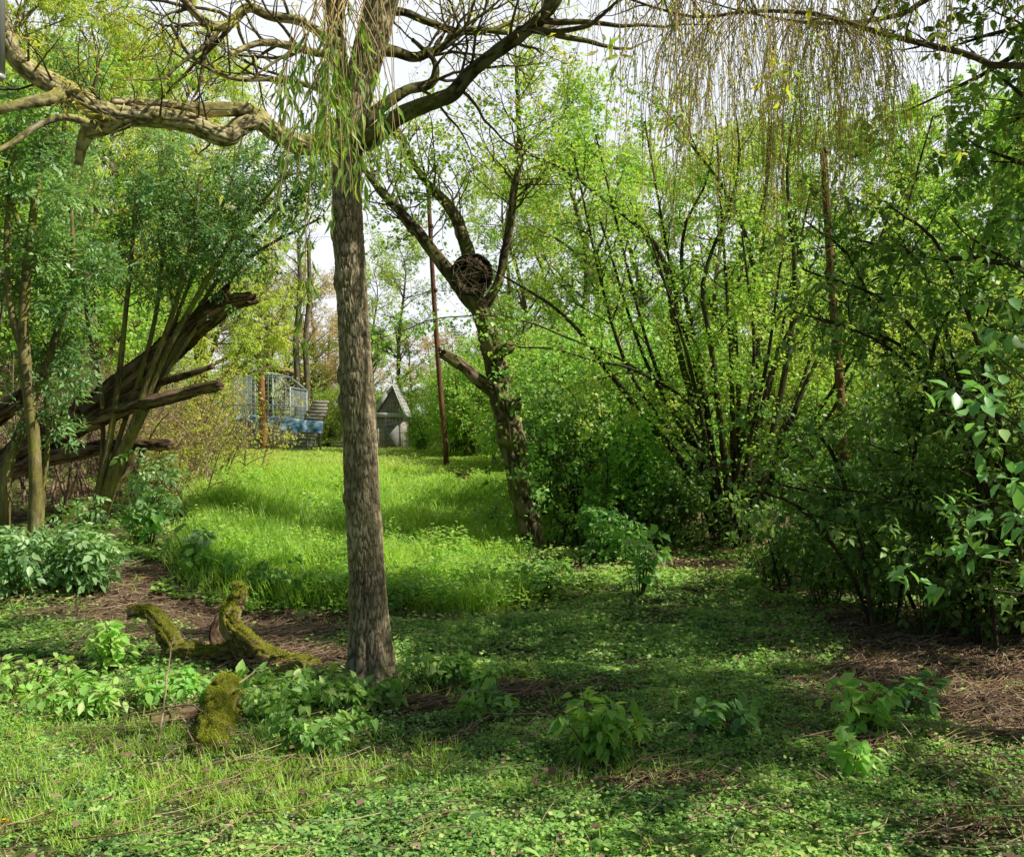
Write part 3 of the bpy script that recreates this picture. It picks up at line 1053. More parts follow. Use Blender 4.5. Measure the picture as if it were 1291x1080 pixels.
    H2 = sprout(*H1, 200, (.4, 1.2), (25, 70), (.2, 1), 8, -.02, .16, .008)
    H1 = (H1[0], H1[1])
    keep = H2[0][:, :, 2].min(1) > 4.4
    H2 = (H2[0][keep], H2[1][keep])
    wood_obj('twigs', [(H1[0], H1[1], 5), (H2[0], H2[1], 4)], M_twig, t)
    fl.append(foliage(*H2, 2500, (.05, .10), .22, droop=.6, kind='dia', tone=(.5, .2)))
    leaves_obj('crown', fl, M_yellow, t)
    # strands hanging beside the trunk, with long willow leaves
    pos, Ls = [], []
    for px, y0, y1, n in ((372, 20, 330, 3), (383, 30, 300, 4), (396, 0, 270, 6), (408, -20, 250, 9), (418, -20, 240, 9), (428, -20, 230, 9), (437, 0, 225, 8), (372, 150, 395, 2), (398, 100, 430, 2), (404, 150, 455, 1), (445, -20, 120, 4), (510, -30, 60, 3), (470, -30, 200, 4), (480, -40, 150, 4)):
        for q in range(n):
            Yd = rng.uniform(4.3, 5.2)
            a = at(px + rng.normal() * 4, y0 + rng.normal() * 12, Yd)
            pos.append(a)
            Ls.append((y1 - y0) / FPX * Yd * rng.uniform(.7, 1.02))
    Q = hang(np.array(pos), np.array(Ls), 10, .035, .0032)
    wood_obj('strands', [(Q[0], Q[1], 4)], M_strand, t)
    k = np.array([p[2] for p in pos]) > 0
    V = [foliage(Q[0][:53], Q[1][:53], 520, (.065, .13), .17, t=(.25, 1), droop=.9, spread=.6, flat=.35, kind='lance', tone=(.30, .2), clump=.4)]
    leaves_obj('leaves', V, M_willow, t)
    rebase(t)
    return bp


main_tree()

# ------------------------------------------------------------------ 2. pollarded tree in the middle with a round basket in its fork
def pollard():
    b = gp(672, 694)
    Y = b[1]
    t = thing('pollard_tree', 'gnarled leaning tree with hollows, cut stubs and a three way fork by the meadow', 'tree', b)
    trunk = stem([(676, 706, 20), (673, 690, 17), (668, 660, 16.5), (660, 625, 16.5), (652, 590, 15.5), (648, 560, 17), (641, 530, 15.5), (632, 500, 16), (627, 470, 16), (621, 445, 14.5), (615, 420, 13.5), (609, 400, 13), (602, 382, 12.5)], Y, Y, 40)
    trunk = (trunk[0], trunk[1] * .86)
    kn = [(.43, -1.9, .16, .06), (.50, -1.0, .13, .07), (.28, -.8, .14, .06), (.62, -.4, .12, .06), (.16, -2.3, .15, .05), (.85, -.4, .10, .05)]
    parts = [log_mesh(*trunk, 90, 420, .03, .055, .22, 31, (False, True), knots=kn)]
    fork = [[(604, 388, 12), (588, 372, 10), (570, 348, 9), (549, 322, 8), (525, 290, 7), (500, 262, 6), (478, 238, 5), (450, 200, 3)],
            [(603, 386, 10), (600, 360, 8), (592, 325, 9), (584, 300, 8), (575, 275, 7.5), (562, 255, 6.5), (545, 238, 5), (520, 205, 3.5), (500, 160, 2)],
            [(606, 390, 8), (617, 377, 6.5), (629, 355, 5.5), (634, 330, 5.5), (640, 300, 5.2), (645, 270, 5), (648, 240, 4.5), (655, 205, 4), (655, 180, 3.5), (652, 120, 2.2), (650, 60, 1.2)]]
    dy = (-.15, .55, .1)
    fs = []
    for q, f in enumerate(fork):
        A = stem(f, Y, Y + dy[q], 30)
        fs.append(A)
        parts.append(log_mesh(*A, 32, 160, .008, .05, .2, 33 + q, (False, True)))
    for f, rg in (([(630, 498, 10), (618, 490, 9), (602, 478, 8), (585, 463, 7.5), (570, 452, 7.2), (558, 445, 6.5)], .10), ([(618, 452, 9), (628, 446, 8), (638, 440, 8), (644, 436, 6)], .05), ([(645, 520, 10), (650, 512, 8), (652, 505, 6)], .04)):
        A = stem(f, Y, Y - .25, 16)
        parts.append(log_mesh(*A, 36, 90, .012, .05, .2, 41, (False, True), ragged=rg))
    log_obj('trunk', parts, M_bark_center, t)
    P, R = stems([(catmull(np.c_[p, r], 24)[:, :3], catmull(np.c_[p, r], 24)[:, 3]) for p, r in fs])
    S1 = sprout(P, R, 95, (.6, 2.2), (30, 75), (.35, 1), 9, .03, .2, .012, rr=.45)
    S2 = sprout(*S1, 620, (.25, .9), (25, 70), (.15, 1), 7, 0, .2, .005)
    S3 = sprout(*trunk_arr(trunk), 40, (.3, .8), (40, 90), (.35, .95), 8, .05, .25, .006)
    wood_obj('twigs', [(S1[0], S1[1], 5), (S2[0], S2[1], 3), (S3[0], S3[1], 4)], M_twig, t)
    fl = [foliage(*S2, 5600, (.042, .075), .75, kind='dia', tone=(.6, .17), droop=.3), foliage(*S3, 260, (.04, .075), .7, kind='dia', tone=(.6, .2))]
    leaves_obj('crown', fl, M_bright, t)
    iv = []
    for (px, py, s, n) in ((655, 595, .14, 50), (648, 505, .14, 60), (630, 470, .10, 30), (678, 625, .16, 60), (664, 690, .18, 40)):
        c = at(px, py, Y - .18)
        p = c + rng.normal(size=(n, 3)) * np.array([s * .5, .08, s * .6])
        V, F, k = cards(p, unit(rng.normal(size=(n, 3)) + [0, -.3, -.4]), unit(rng.normal(size=(n, 3)) * .5 + [0, -.6, .6]), rng.uniform(.04, .075, n), rng.uniform(.035, .06, n), 'heart')
        iv.append((V, F, np.repeat(np.clip(.5 + .2 * rng.normal(size=n), 0, 1), k)))
    leaves_obj('ivy', iv, M_mid, t)
    rebase(t)
    # round dark basket, tipped on its side in the fork
    c = at(595, 346, Y - .12)
    r = 25.5 / FPX * Y
    nb = thing('nest_basket', 'round black basket lodged on edge in the fork of the gnarled leaning tree', 'basket', c - np.array([0, 0, r]))
    ns, rings = 72, [(1.0, .10), (1.04, .06), (1.05, 0.0), (1.03, -.03), (.97, -.04), (.93, -.01), (.90, .06), (.86, .13), (.74, .185), (.55, .205), (.28, .215), (.04, .22), (.04, .235), (.55, .225), (.8, .2), (.93, .15), (1.0, .10)]
    th = np.arange(ns) / ns * 2 * np.pi
    V = []
    for q, (rr, dp) in enumerate(rings):
        wv = 1 + .02 * np.sin(th * 18 + (q % 2) * np.pi) + .12 * (fbm2(np.cos(th) * 2.2 + 7, np.sin(th) * 2.2, 123, 3) - .5)
        V.append(np.c_[np.cos(th) * rr * r * wv, np.full(ns, dp) + .006 * np.sin(th * 36 + q), np.sin(th) * rr * r * wv])
    V = np.concatenate(V) + c
    q, k = np.meshgrid(np.arange(len(rings) - 1), np.arange(ns), indexing='ij')
    bb = (q * ns + k).ravel()
    b2 = (q * ns + (k + 1) % ns).ravel()
    obj('body', V, [np.stack([bb, b2, b2 + ns, bb + ns], 1)], M_basket, nb, None, True)
    st = MB()
    for q in range(44):
        a0, a1 = rng.uniform(0, 2 * np.pi, 2)
        p0 = c + np.array([np.cos(a0) * r * .8, -.05 + rng.uniform(-.05, .03), np.sin(a0) * r * .8])
        p1 = c + np.array([np.cos(a1) * r * rng.uniform(.9, 1.35), -.08 + rng.uniform(-.06, .10), np.sin(a1) * r * rng.uniform(.8, 1.25) - .05])
        m = (p0 + p1) / 2 + rng.normal(size=3) * .05
        m[1] = c[1] - .08
        cc = catmull(np.array([p0, m, p1]), 8)
        st.tube(cc, np.linspace(.0034, .0012, 8), 4, False)
    st.build('dead_stems', M_brush, nb, True)
    rebase(nb)


def trunk_arr(A):
    C = catmull(np.c_[A[0], A[1]], 24)
    return C[None, :, :3], C[None, :, 3]


pollard()


# ------------------------------------------------------------------ generic many-stemmed shrub
def shrub(name, label, cat, base, lst, wood, leafm, lv1, lv2, lv, sides=7, group=None, extra=None, nst=24, lv3=None):
    """lst: stems; lv1 / lv2: sprout settings; lv: list of (foliage settings)"""
    t = thing(name, label, cat, base, group)
    P, R = stems(lst, nst)
    P = P.copy()
    gb = gz(P[:, 0, 0], P[:, 0, 1]) - .06
    low = np.abs(P[:, 0, 2] - gb) < .6
    w = np.linspace(1, 0, nst)[None] ** 3
    P[:, :, 2] += np.where(low, gb - P[:, 0, 2], 0)[:, None] * w
    S1 = sprout(P, R, **lv1)
    S2 = sprout(*S1, **lv2)
    S12 = None
    gr = [(P, R, sides), (S1[0], S1[1], 5), (S2[0], S2[1], 3)]
    src = {0: (P, R), 1: S1, 2: S2}
    if lv3:
        S3 = sprout(P, R, **lv3)
        gr.append((S3[0], S3[1], 5))
        src[3] = S3
    wood_obj('stems', gr, wood, t)
    leaves_obj('foliage', [foliage(*src[s], **kw) for s, kw in lv], leafm, t)
    rebase(t)
    return t


# ------------------------------------------------------------------ 3. left: elders round the fallen trunk
bE = gp(118, 668)
YE = bE[1]
fan = [([(112, 690, 4.34), (122, 640, 4.34), (130, 600, 4.34), (141, 545, 4.03), (151, 470, 3.72), (158, 400, 3.10), (166, 320, 2.48), (172, 230, 1.55)], YE, YE - .1),
       ([(118, 685, 4.03), (140, 600, 4.34), (165, 545, 4.03), (190, 470, 3.72), (213, 410, 3.41), (232, 345, 3.10), (246, 280, 2.48), (252, 220, 1.55)], YE, YE - .3),
       ([(122, 690, 4.03), (150, 590, 4.34), (180, 520, 4.03), (208, 450, 3.72), (240, 390, 3.41), (285, 315, 3.10), (325, 262, 2.48), (365, 215, 1.55)], YE, YE - .2),
       ([(124, 690, 3.72), (158, 585, 3.72), (195, 500, 3.41), (228, 430, 3.10), (270, 360, 2.79), (330, 285, 2.48), (380, 235, 1.86), (415, 190, 1.24)], YE, YE + .3),
       ([(116, 690, 3.10), (150, 560, 3.10), (176, 480, 3.10), (196, 400, 2.79), (205, 320, 2.48), (205, 250, 1.86), (200, 190, 1.24)], YE, YE + .4),
       ([(120, 690, 3.10), (158, 570, 3.10), (200, 470, 2.79), (225, 395, 2.48), (262, 300, 2.17), (290, 235, 1.86), (305, 175, 1.24)], YE, YE + .6),
       ([(120, 690, 3.10), (165, 560, 3.10), (215, 465, 2.79), (255, 405, 2.48), (310, 330, 2.17), (365, 295, 1.86), (405, 275, 1.24)], YE, YE + .2),
       ([(112, 690, 3.10), (128, 590, 3.10), (128, 500, 2.79), (112, 420, 2.48), (105, 340, 2.17), (98, 260, 1.86), (95, 200, 1.24)], YE, YE + .5)]
shrub('elder_shrub', 'many-stemmed elder with yellow-green stems fanning over the broken fallen trunk', 'shrub', bE, fan, M_bark_elder, M_elder,
      dict(n=120, L=(.5, 1.5), ang=(25, 65), t=(.60, 1), K=9, up=.07, wob=.16, rmax=.012),
      dict(n=1000, L=(.25, .65), ang=(25, 75), t=(.15, 1), K=6, up=.03, wob=.18, rmax=.004),
      [(2, dict(n=4600, L=(.08, .14), compound=5, asp=.42, kind='dia', tone=(.42, .16), clump=1.0)), (1, dict(n=350, L=(.08, .14), compound=5, asp=.42, kind='dia', tone=(.42, .16), clump=1.0))], sides=9)

bL = gp(44, 690)
YL = bL[1]
lft = [([(42, 705, 9), (43, 680, 8.5), (45, 620, 8), (43, 560, 7.5), (37, 500, 8), (30, 440, 7.5), (31, 380, 6.5), (36, 320, 5.5), (42, 270, 5), (50, 215, 4.5), (57, 175, 3.5), (66, 100, 2)], YL, YL - .2),
       ([(34, 460, 5), (22, 420, 5), (12, 380, 4), (8, 310, 3.5), (12, 250, 3), (20, 190, 2)], YL - .05, YL - .3),
       ([(37, 350, 4), (30, 300, 3.5), (18, 265, 3), (10, 225, 2.5), (4, 180, 2)], YL - .1, YL - .3),
       ([(4, 690, 8), (5, 640, 8), (10, 580, 7.5), (28, 540, 7), (42, 500, 6), (58, 465, 5.5), (72, 420, 5), (85, 380, 4), (92, 320, 3), (90, 260, 2)], YL + .1, YL + .3),
       ([(50, 690, 4), (54, 620, 3.5), (60, 560, 3), (58, 500, 2.5), (64, 440, 2)], YL + .3, YL + .4)]
shrub('elder_tree', 'upright elder with lit pale stem at the left edge in front of the fallen trunk', 'tree', bL, lft, M_bark_elder, M_elder,
      dict(n=70, L=(.4, 1.1), ang=(30, 80), t=(.5, 1), K=8, up=.02, wob=.16, rmax=.010),
      dict(n=420, L=(.2, .6), ang=(25, 75), t=(.1, 1), K=6, up=-.02, wob=.18, rmax=.004),
      [(2, dict(n=1700, L=(.10, .17), compound=5, asp=.42, kind='dia', tone=(.52, .17), clump=.9)), (1, dict(n=350, L=(.10, .17), compound=5, asp=.42, kind='dia', tone=(.5, .17)))], sides=10)


def fallen_trunk():
    Y = YE + .3
    b = gp(60, 640)
    t = thing('fallen_tree', 'broken dead tree trunk slanting up to the right, split at its raised end', 'log', b)
    A = stem([(-60, 650, 18.35), (-10, 606, 17.64), (30, 568, 17.64), (80, 540, 18.35), (130, 508, 19.05), (170, 478, 18.35), (205, 448, 16.93), (240, 417, 15.52), (270, 393, 13.41), (295, 380, 9.17), (318, 376, 6.35)], Y + .5, Y - .3, 40)
    B = stem([(240, 420, 9.17), (262, 392, 9.17), (276, 376, 7.06), (286, 366, 4.94)], Y - .1, Y - .25, 20)
    Cc = stem([(150, 510, 8.47), (190, 487, 4.94), (225, 476, 4.23), (250, 468, 3.53), (267, 463, 2.82)], Y - .1, Y - .6, 24)
    Dd = stem([(110, 535, 10.58), (160, 515, 8.47), (205, 503, 8.11), (240, 494, 7.41), (277, 485, 6.70)], Y - .2, Y - .7, 24)
    kn = [(.35, 1.2, .2, .05), (.6, .5, .2, .04)]
    log_obj('trunk', [log_mesh(*A, 70, 420, -.045, .045, .8, 51, (True, True), ragged=.3, knots=kn), log_mesh(*B, 36, 90, -.03, .04, .6, 52, (False, True), ragged=.2),
                      log_mesh(*Cc, 28, 120, .015, .04, .3, 53, (False, True), ragged=.08), log_mesh(*Dd, 36, 160, -.025, .035, .6, 54, (False, True), ragged=.12)], M_deadwood, t)
    stb = stem([(96, 520, 6.35), (99, 500, 4.94), (102, 488, 2.82)], Y - .1, Y - .2, 10)
    log_obj('branch_stub', [log_mesh(*stb, 20, 40, .01, .04, .2, 55, (False, True), ragged=.05)], M_deadwood, t)
    rebase(t)
    A = stem([(0, 602, 9.17), (60, 578, 9.88), (120, 566, 9.17), (175, 562, 8.47), (215, 560, 7.06)], Y + .2, Y - .2, 24)
    o = log_obj('dead_log', [log_mesh(*A, 40, 200, .025, .05, .5, 56, (True, True), ragged=.1)], M_deadwood)
    tag(o, 'dark horizontal dead log under the slanting broken trunk', 'log')
    A = stem([(-50, 560, 12.70), (-10, 528, 12.00), (22, 505, 10.58), (46, 488, 7.76)], Y + .4, Y + .1, 20)
    o = log_obj('dead_log', [log_mesh(*A, 40, 120, .025, .05, .5, 57, (True, True), ragged=.14)], M_deadwood)
    tag(o, 'reddish broken log end poking in at the left edge behind the upright elder', 'log')
    A = stem([(62, 700, 7.06), (85, 660, 7.06), (120, 630, 6.35), (160, 590, 5.64), (185, 555, 4.23)], Y - .5, Y - .1, 20)
    o = log_obj('dead_log', [log_mesh(*A, 30, 120, .012, .04, .3, 58, (True, True), ragged=.05)], M_mossy)
    tag(o, 'thin mossy dead limb propped at the foot of the fanning elder', 'log')


fallen_trunk()


def low_bush(name, label, px, py, spread, h, n, leafm, L, tone=(.55, .18), nst=14, compound=5, kind='oval', asp=.45, nleaf=None, wood=None, flat=.6, group=None, lean=0., dens=1., droop=.35, cat='bush'):
    """bushy herb or young shrub: stems from one base"""
    b = gp(px, py)
    s = []
    for q in range(nst):
        a = rng.uniform(0, 2 * np.pi)
        r = spread * rng.uniform(.15, 1) ** .8
        e = b + np.array([np.cos(a) * r + lean * h, np.sin(a) * r * .8, h * rng.uniform(.6, 1.05)])
        b0 = b + np.array([np.cos(a), np.sin(a), 0]) * min(.12, spread * .2) * rng.random()
        b0[2] = float(gz(b0[0], b0[1])) - .02
        m = b0 * .5 + e * .5 + np.array([0, 0, h * .14]) + rng.normal(size=3) * h * .04
        C = catmull(np.array([b0, m, e]), 12)
        s.append((C, np.linspace(.0045 + .004 * h, .0015, 12)))
    t = thing(name, label, cat, b, group)
    P, R = stems(s, len(s[0][0]))
    nl = nleaf or int(nst * 9 * dens)
    grp = [(P, R, 5)]
    src = (P, R)
    if h > .8:
        S = sprout(P, R, int(nst * 7), (.15 * h, .4 * h), (30, 70), (.2, 1), 6, .02, .15, .005)
        grp.append((S[0], S[1], 4))
        src = S
    wood_obj('stems', grp, wood or M_twig_green, t)
    pr = [foliage(*src, n=int(nl * .75), L=L, asp=asp, t=(.25, 1), droop=droop, spread=.85, flat=flat, kind=kind, tone=tone, compound=compound, clump=.5, cs=2.5)]
    pr.append(foliage(*src, n=int(nl * .35), L=(L[0] * .8, L[1]), asp=asp, t=(.85, 1), droop=.1, spread=.8, flat=flat, kind=kind, tone=(tone[0] + .1, tone[1]), compound=compound, clump=.5, cs=2.5))
    leaves_obj('foliage', pr, leafm, t)
    rebase(t)
    return t


low_bush('elder_bush', 'leafy pale elder bush at the left edge beside the bare soil', 15, 752, .5, .52, 26, M_elder, (.11, .18), nst=22, tone=(.48, .2), dens=1.3)
low_bush('elder_bush', 'rounded leafy elder bush just left of the bare soil bank', 105, 748, .36, .58, 26, M_elder, (.11, .18), nst=20, tone=(.46, .2), dens=1.3)
low_bush('elder_bush', 'young elder shoot with drooping leaves below the two broken branch ends', 188, 690, .28, 1.1, 9, M_elder, (.12, .19), nst=7, tone=(.66, .17), dens=1.6)
low_bush('elder_bush', 'small leafy shoot in front of the dark log beside the upright elder', 92, 690, .25, .6, 10, M_elder, (.1, .16), nst=6, tone=(.55, .17), dens=1.2)
low_bush('burdock_plant', 'pale heart-leaved plant at the corner of the bare soil and the meadow', 238, 722, .32, .42, 12, M_elder, (.10, .16), nst=9, tone=(.6, .18), compound=0, kind='heart', asp=.75, dens=.6, cat='plant')
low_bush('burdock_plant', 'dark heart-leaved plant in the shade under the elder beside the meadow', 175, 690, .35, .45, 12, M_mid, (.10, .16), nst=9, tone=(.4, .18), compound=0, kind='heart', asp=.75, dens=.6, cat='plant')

# brushwood thicket behind the fallen trunk and the budding bush beside it
def thicket(name, label, X, Y, w, h, nst, leafm, nleaf, L, wood, tone=(.5, .2), asp=.5, group=None, kind='dia', s1=160, s2=900, droop=.2, lean=0., fromt=.15):
    b = np.array([X, Y, float(gz(X, Y))])
    s = []
    for q in range(nst):
        x0, y0 = X + rng.normal() * w * .25, Y + rng.normal() * w * .2
        z0 = float(gz(x0, y0))
        a = rng.uniform(0, 2 * np.pi)
        r = w * rng.uniform(.1, .6)
        e = np.array([x0 + np.cos(a) * r + lean * h, y0 + np.sin(a) * r * .8, z0 + h * rng.uniform(.6, 1.05)])
        b0 = np.array([x0, y0, z0 - .05])
        m = (b0 + e) / 2 + np.array([0, 0, h * .12]) + rng.normal(size=3) * h * .05
        s.append((catmull(np.array([b0, m, e]), 16), np.linspace(.008 + .006 * h, .003, 16)))
    P, R = stems(s, len(s[0][0]))
    S1 = sprout(P, R, s1, (.25 * h, .5 * h), (25, 75), (fromt, 1), 7, .0, .18, .008)
    S2 = sprout(*S1, s2, (.12 * h, .28 * h), (25, 80), (.1, 1), 6, -.02, .2, .004)
    t = thing(name, label, 'shrub', b, group)
    wood_obj('stems', [(P, R, 6), (S1[0], S1[1], 4), (S2[0], S2[1], 3)], wood, t)
    leaves_obj('foliage', [foliage(*S2, n=nleaf, L=L, asp=asp, kind=kind, tone=tone, droop=droop, clump=.9, cs=.9)], leafm, t)
    rebase(t)
    return t


def wx(px, Y):
    return (px - CX) / FPX * Y


thicket('brushwood_thicket', 'dry tangled brown brushwood behind the slanting broken trunk at left', wx(60, 14.2), 14.2, 3.0, 2.3, 34, M_brownish, 1600, (.03, .06), M_brush, s1=420, s2=2600)
thicket('brushwood_thicket', 'brown twiggy brushwood between the elder and the budding yellow bush', wx(215, 15.0), 15.0, 2.2, 1.7, 26, M_brownish, 1500, (.03, .06), M_brush, s1=320, s2=1800)
thicket('budding_bush', 'yellow-green budding bush left of the wire cage, in front of the orange post', wx(243, 17), 17.0, 2.0, 1.9, 24, M_yellow, 6500, (.035, .065), M_brush, tone=(.55, .2), s1=260, s2=1500)
thicket('budding_bush', 'small yellow-green bush with brown twigs at the left end of the meadow', wx(205, 14.0), 14.0, 1.3, 1.15, 18, M_yellow, 3000, (.035, .06), M_brush, tone=(.4, .2), s1=150, s2=800)

# ------------------------------------------------------------------ 4. right: hazel and its neighbours
bH = gp(922, 690)
YH = bH[1]
hz = [([(905, 700, 5.39), (892, 650, 5.14), (876, 610, 4.90), (846, 565, 4.40), (813, 530, 3.92), (784, 490, 3.43), (756, 455, 3.18), (732, 420, 2.69), (702, 390, 2.20), (669, 368, 1.72), (620, 340, 0.98)], YH, YH - .4),
      ([(912, 700, 5.87), (902, 640, 5.39), (892, 590, 5.14), (877, 520, 4.65), (860, 460, 4.17), (848, 400, 3.67), (839, 335, 3.43), (820, 300, 2.69), (787, 272, 2.45), (752, 245, 1.95), (708, 212, 1.47), (651, 190, 0.98)], YH, YH - .2),
      ([(914, 700, 4.40), (904, 620, 4.40), (894, 540, 3.92), (880, 450, 3.43), (865, 380, 2.94), (859, 330, 2.45), (865, 280, 1.95), (890, 230, 1.47), (901, 170, 0.98)], YH + .1, YH + .3),
      ([(924, 700, 4.90), (915, 600, 4.40), (904, 500, 3.92), (894, 420, 3.43), (885, 370, 2.94), (896, 320, 2.45), (917, 270, 1.95), (932, 200, 1.47), (926, 130, 0.98)], YH, YH - .5),
      ([(936, 700, 5.39), (943, 600, 4.65), (950, 510, 4.17), (955, 440, 3.67), (954, 370, 3.18), (941, 300, 2.69), (914, 240, 2.20), (877, 190, 1.72), (832, 130, 0.98)], YH, YH + .2),
      ([(940, 700, 4.90), (962, 600, 4.40), (982, 510, 3.92), (996, 430, 3.67), (1002, 370, 3.43), (1001, 320, 2.94), (995, 270, 2.45), (993, 200, 1.72), (1005, 120, 0.98)], YH, YH),
      ([(932, 700, 4.40), (957, 620, 3.92), (989, 550, 3.43), (1018, 480, 2.94), (1048, 420, 2.45), (1083, 350, 1.95), (1114, 290, 1.47), (1137, 220, 0.98)], YH + .1, YH + .5),
      ([(894, 600, 2.45), (877, 545, 2.20), (844, 500, 1.95), (799, 462, 1.72), (753, 440, 1.47), (713, 425, 1.27), (672, 408, 1.07), (626, 398, 0.98), (579, 399, 0.88), (542, 403, 0.78), (511, 416, 0.69), (474, 428, 0.59), (442, 440, 0.39)], YH - .2, YH - 1.6),
      ([(881, 520, 2.45), (860, 500, 2.20), (827, 480, 1.95), (788, 462, 1.72), (749, 455, 1.47), (698, 440, 1.22), (653, 438, 0.98)], YH - .3, YH - 1.0),
      ([(928, 700, 3.92), (930, 600, 3.43), (931, 500, 2.94), (927, 400, 2.45), (937, 330, 1.95), (961, 260, 1.72), (971, 190, 1.22), (967, 100, 0.98)], YH + .3, YH + .7)]
for q in range(16):
    x1 = rng.uniform(700, 1190)
    y1 = rng.uniform(120, 380)
    hz.append(([(925 + rng.normal() * 14, 700, 3.0), (925 + (x1 - 925) * .25 + rng.normal() * 8, 590, 2.7), (925 + (x1 - 925) * .6 + rng.normal() * 10, 450, 2.2), (x1, y1, 1.2)], YH + rng.normal() * .25, YH + rng.normal() * .9))
shrub('hazel_shrub', 'large dark multi-stemmed hazel fanning out from one clump of trunks', 'shrub', bH, hz, M_bark_dark, M_bright,
      dict(n=170, L=(.5, 1.7), ang=(20, 60), t=(.30, 1), K=9, up=.03, wob=.15, rmax=.010),
      dict(n=1700, L=(.25, .8), ang=(25, 70), t=(.1, 1), K=7, up=.01, wob=.18, rmax=.004),
      [(2, dict(n=17000, L=(.038, .07), asp=.75, kind='dia', tone=(.56, .17), clump=.9, droop=.3)), (1, dict(n=3500, L=(.04, .075), asp=.72, kind='dia', tone=(.5, .17))), (0, dict(n=2600, L=(.04, .075), asp=.72, kind='dia', tone=(.5, .17), t=(.3, 1), pet=.07))], sides=9)

# dense bush between the leaning tree and the hazel: several young shrubs
thicket('young_maple_bush', 'dense dark green bush directly right of the gnarled leaning tree', wx(765, 14.4), 14.4, 2.2, 2.2, 26, M_shade, 9500, (.055, .10), M_bark_dark, tone=(.55, .18), asp=.7, s1=220, s2=1100, fromt=.05)
thicket('young_maple_bush', 'dark leafy bush between the gnarled tree and the hazel trunks', wx(792, 12.6), 12.6, 1.25, 1.5, 20, M_mid, 4800, (.055, .10), M_bark_dark, tone=(.58, .18), asp=.7, s1=200, s2=1000, fromt=.05)
thicket('young_maple_bush', 'tall pale green bush behind the leaning tree and the dark bushes', wx(790, 15.5), 15.5, 2.6, 3.0, 22, M_mid, 9000, (.06, .10), M_bark_dark, tone=(.6, .18), asp=.7, s1=240, s2=1100, fromt=.1)
thicket('young_maple_bush', 'low dark leaf bush at the foot of the hazel on its left', wx(772, 11.4), 11.4, .6, .55, 14, M_dark, 2200, (.05, .09), M_bark_dark, tone=(.6, .18), asp=.7, s1=90, s2=350, fromt=.05)

thicket('young_maple_bush', 'knee-high leafy undergrowth close to the left foot of the hazel', wx(842, 12.3), 12.3, 1.0, 1.0, 16, M_shade, 3600, (.045, .085), M_bark_dark, tone=(.55, .18), asp=.65, s1=110, s2=450, fromt=.05)

# broad-leaved shrub at right, layered sprays of larger leaves
bR = gp(1215, 800)
YR = bR[1]
rs = []
for q in range(17):
    x1, y1, dy = rng.uniform(950, 1400), rng.uniform(230, 640), rng.uniform(-.9, .8)
    x0 = 1235 + np.clip(rng.normal(), -1.3, 1.5) * 100
    rs.append(([(x0, 805, 2.6), (x0 + (x1 - x0) * .25, 805 - (805 - y1) * .5, 2.6), (x0 + (x1 - x0) * .62, 800 - (800 - y1) * .88, 2.5), (x1, y1, 1.1)], YR + rng.normal() * .35, YR + dy))
shrub('broadleaf_shrub', 'wide dark broad-leaved shrub with arching branches filling the right side', 'shrub', bR, rs, M_bark_dark, M_shade,
      dict(n=230, L=(.5, 1.3), ang=(40, 85), t=(.12, 1), K=8, up=-.02, wob=.13, rmax=.005, flat=.75, tl=.35),
      dict(n=1500, L=(.18, .5), ang=(30, 65), t=(.1, 1), K=6, up=-.02, wob=.12, rmax=.003, flat=.75),
      [(2, dict(n=12500, L=(.04, .08), asp=.55, kind='oval', tone=(.55, .17), clump=.8, flat=.8, droop=.25)), (1, dict(n=1000, L=(.05, .09), asp=.5, kind='oval', tone=(.5, .17), flat=.8))], sides=6)
thicket('broadleaf_shrub', 'low sprawling leafy shrub over the bare soil just right of the hazel trunks', wx(1085, 9.6), 9.6, 1.7, 1.2, 22, M_shade, 7500, (.045, .08), M_bark_dark, tone=(.6, .17), asp=.6, kind='oval', s1=110, s2=420, fromt=.1)
thicket('broadleaf_shrub', 'pale brown twiggy undergrowth in the shade under the right shrub', wx(1240, 8.6), 8.6, 1.6, .9, 26, M_yellow, 700, (.03, .05), M_brush, tone=(.35, .2), s1=180, s2=500)

thicket('broadleaf_shrub', 'dense low leafy shrub in front of the thick rusty pole', wx(1135, 10.6), 10.6, 1.9, 1.9, 20, M_shade, 8500, (.045, .085), M_bark_dark, tone=(.5, .18), asp=.6, s1=170, s2=800, fromt=.08)
thicket('broadleaf_shrub', 'leafy shrub at the far right edge over the shaded bare soil', wx(1290, 7.6), 7.6, 1.5, 1.5, 16, M_shade, 5000, (.045, .085), M_bark_dark, tone=(.5, .18), asp=.6, kind='oval', s1=120, s2=520, fromt=.12)

for px_, py_, sp_, h_, lab_ in ((975, 742, .5, .6, 'low leafy spray over the bare soil at the right foot of the hazel'), (1045, 765, .55, .7, 'leafy spray drooping over bare soil in front of the right shrubs'),
                                (1105, 790, .5, .65, 'dense low shoot covering the stem bases of the wide right shrub'), (1165, 806, .5, .7, 'leafy shoot at the front of the wide right shrub, above bare soil'),
                                (1235, 815, .55, .7, 'leafy shoot near the right edge with drooping leaves over the soil'), (1290, 800, .5, .8, 'low leafy growth at the very right edge under the near branches')):
    low_bush('low_shoot', lab_, px_, py_, sp_, h_, 16, M_shade, (.05, .09), tone=(.5, .18), nst=16, compound=0, kind='oval', asp=.6, dens=2.6, flat=.7)

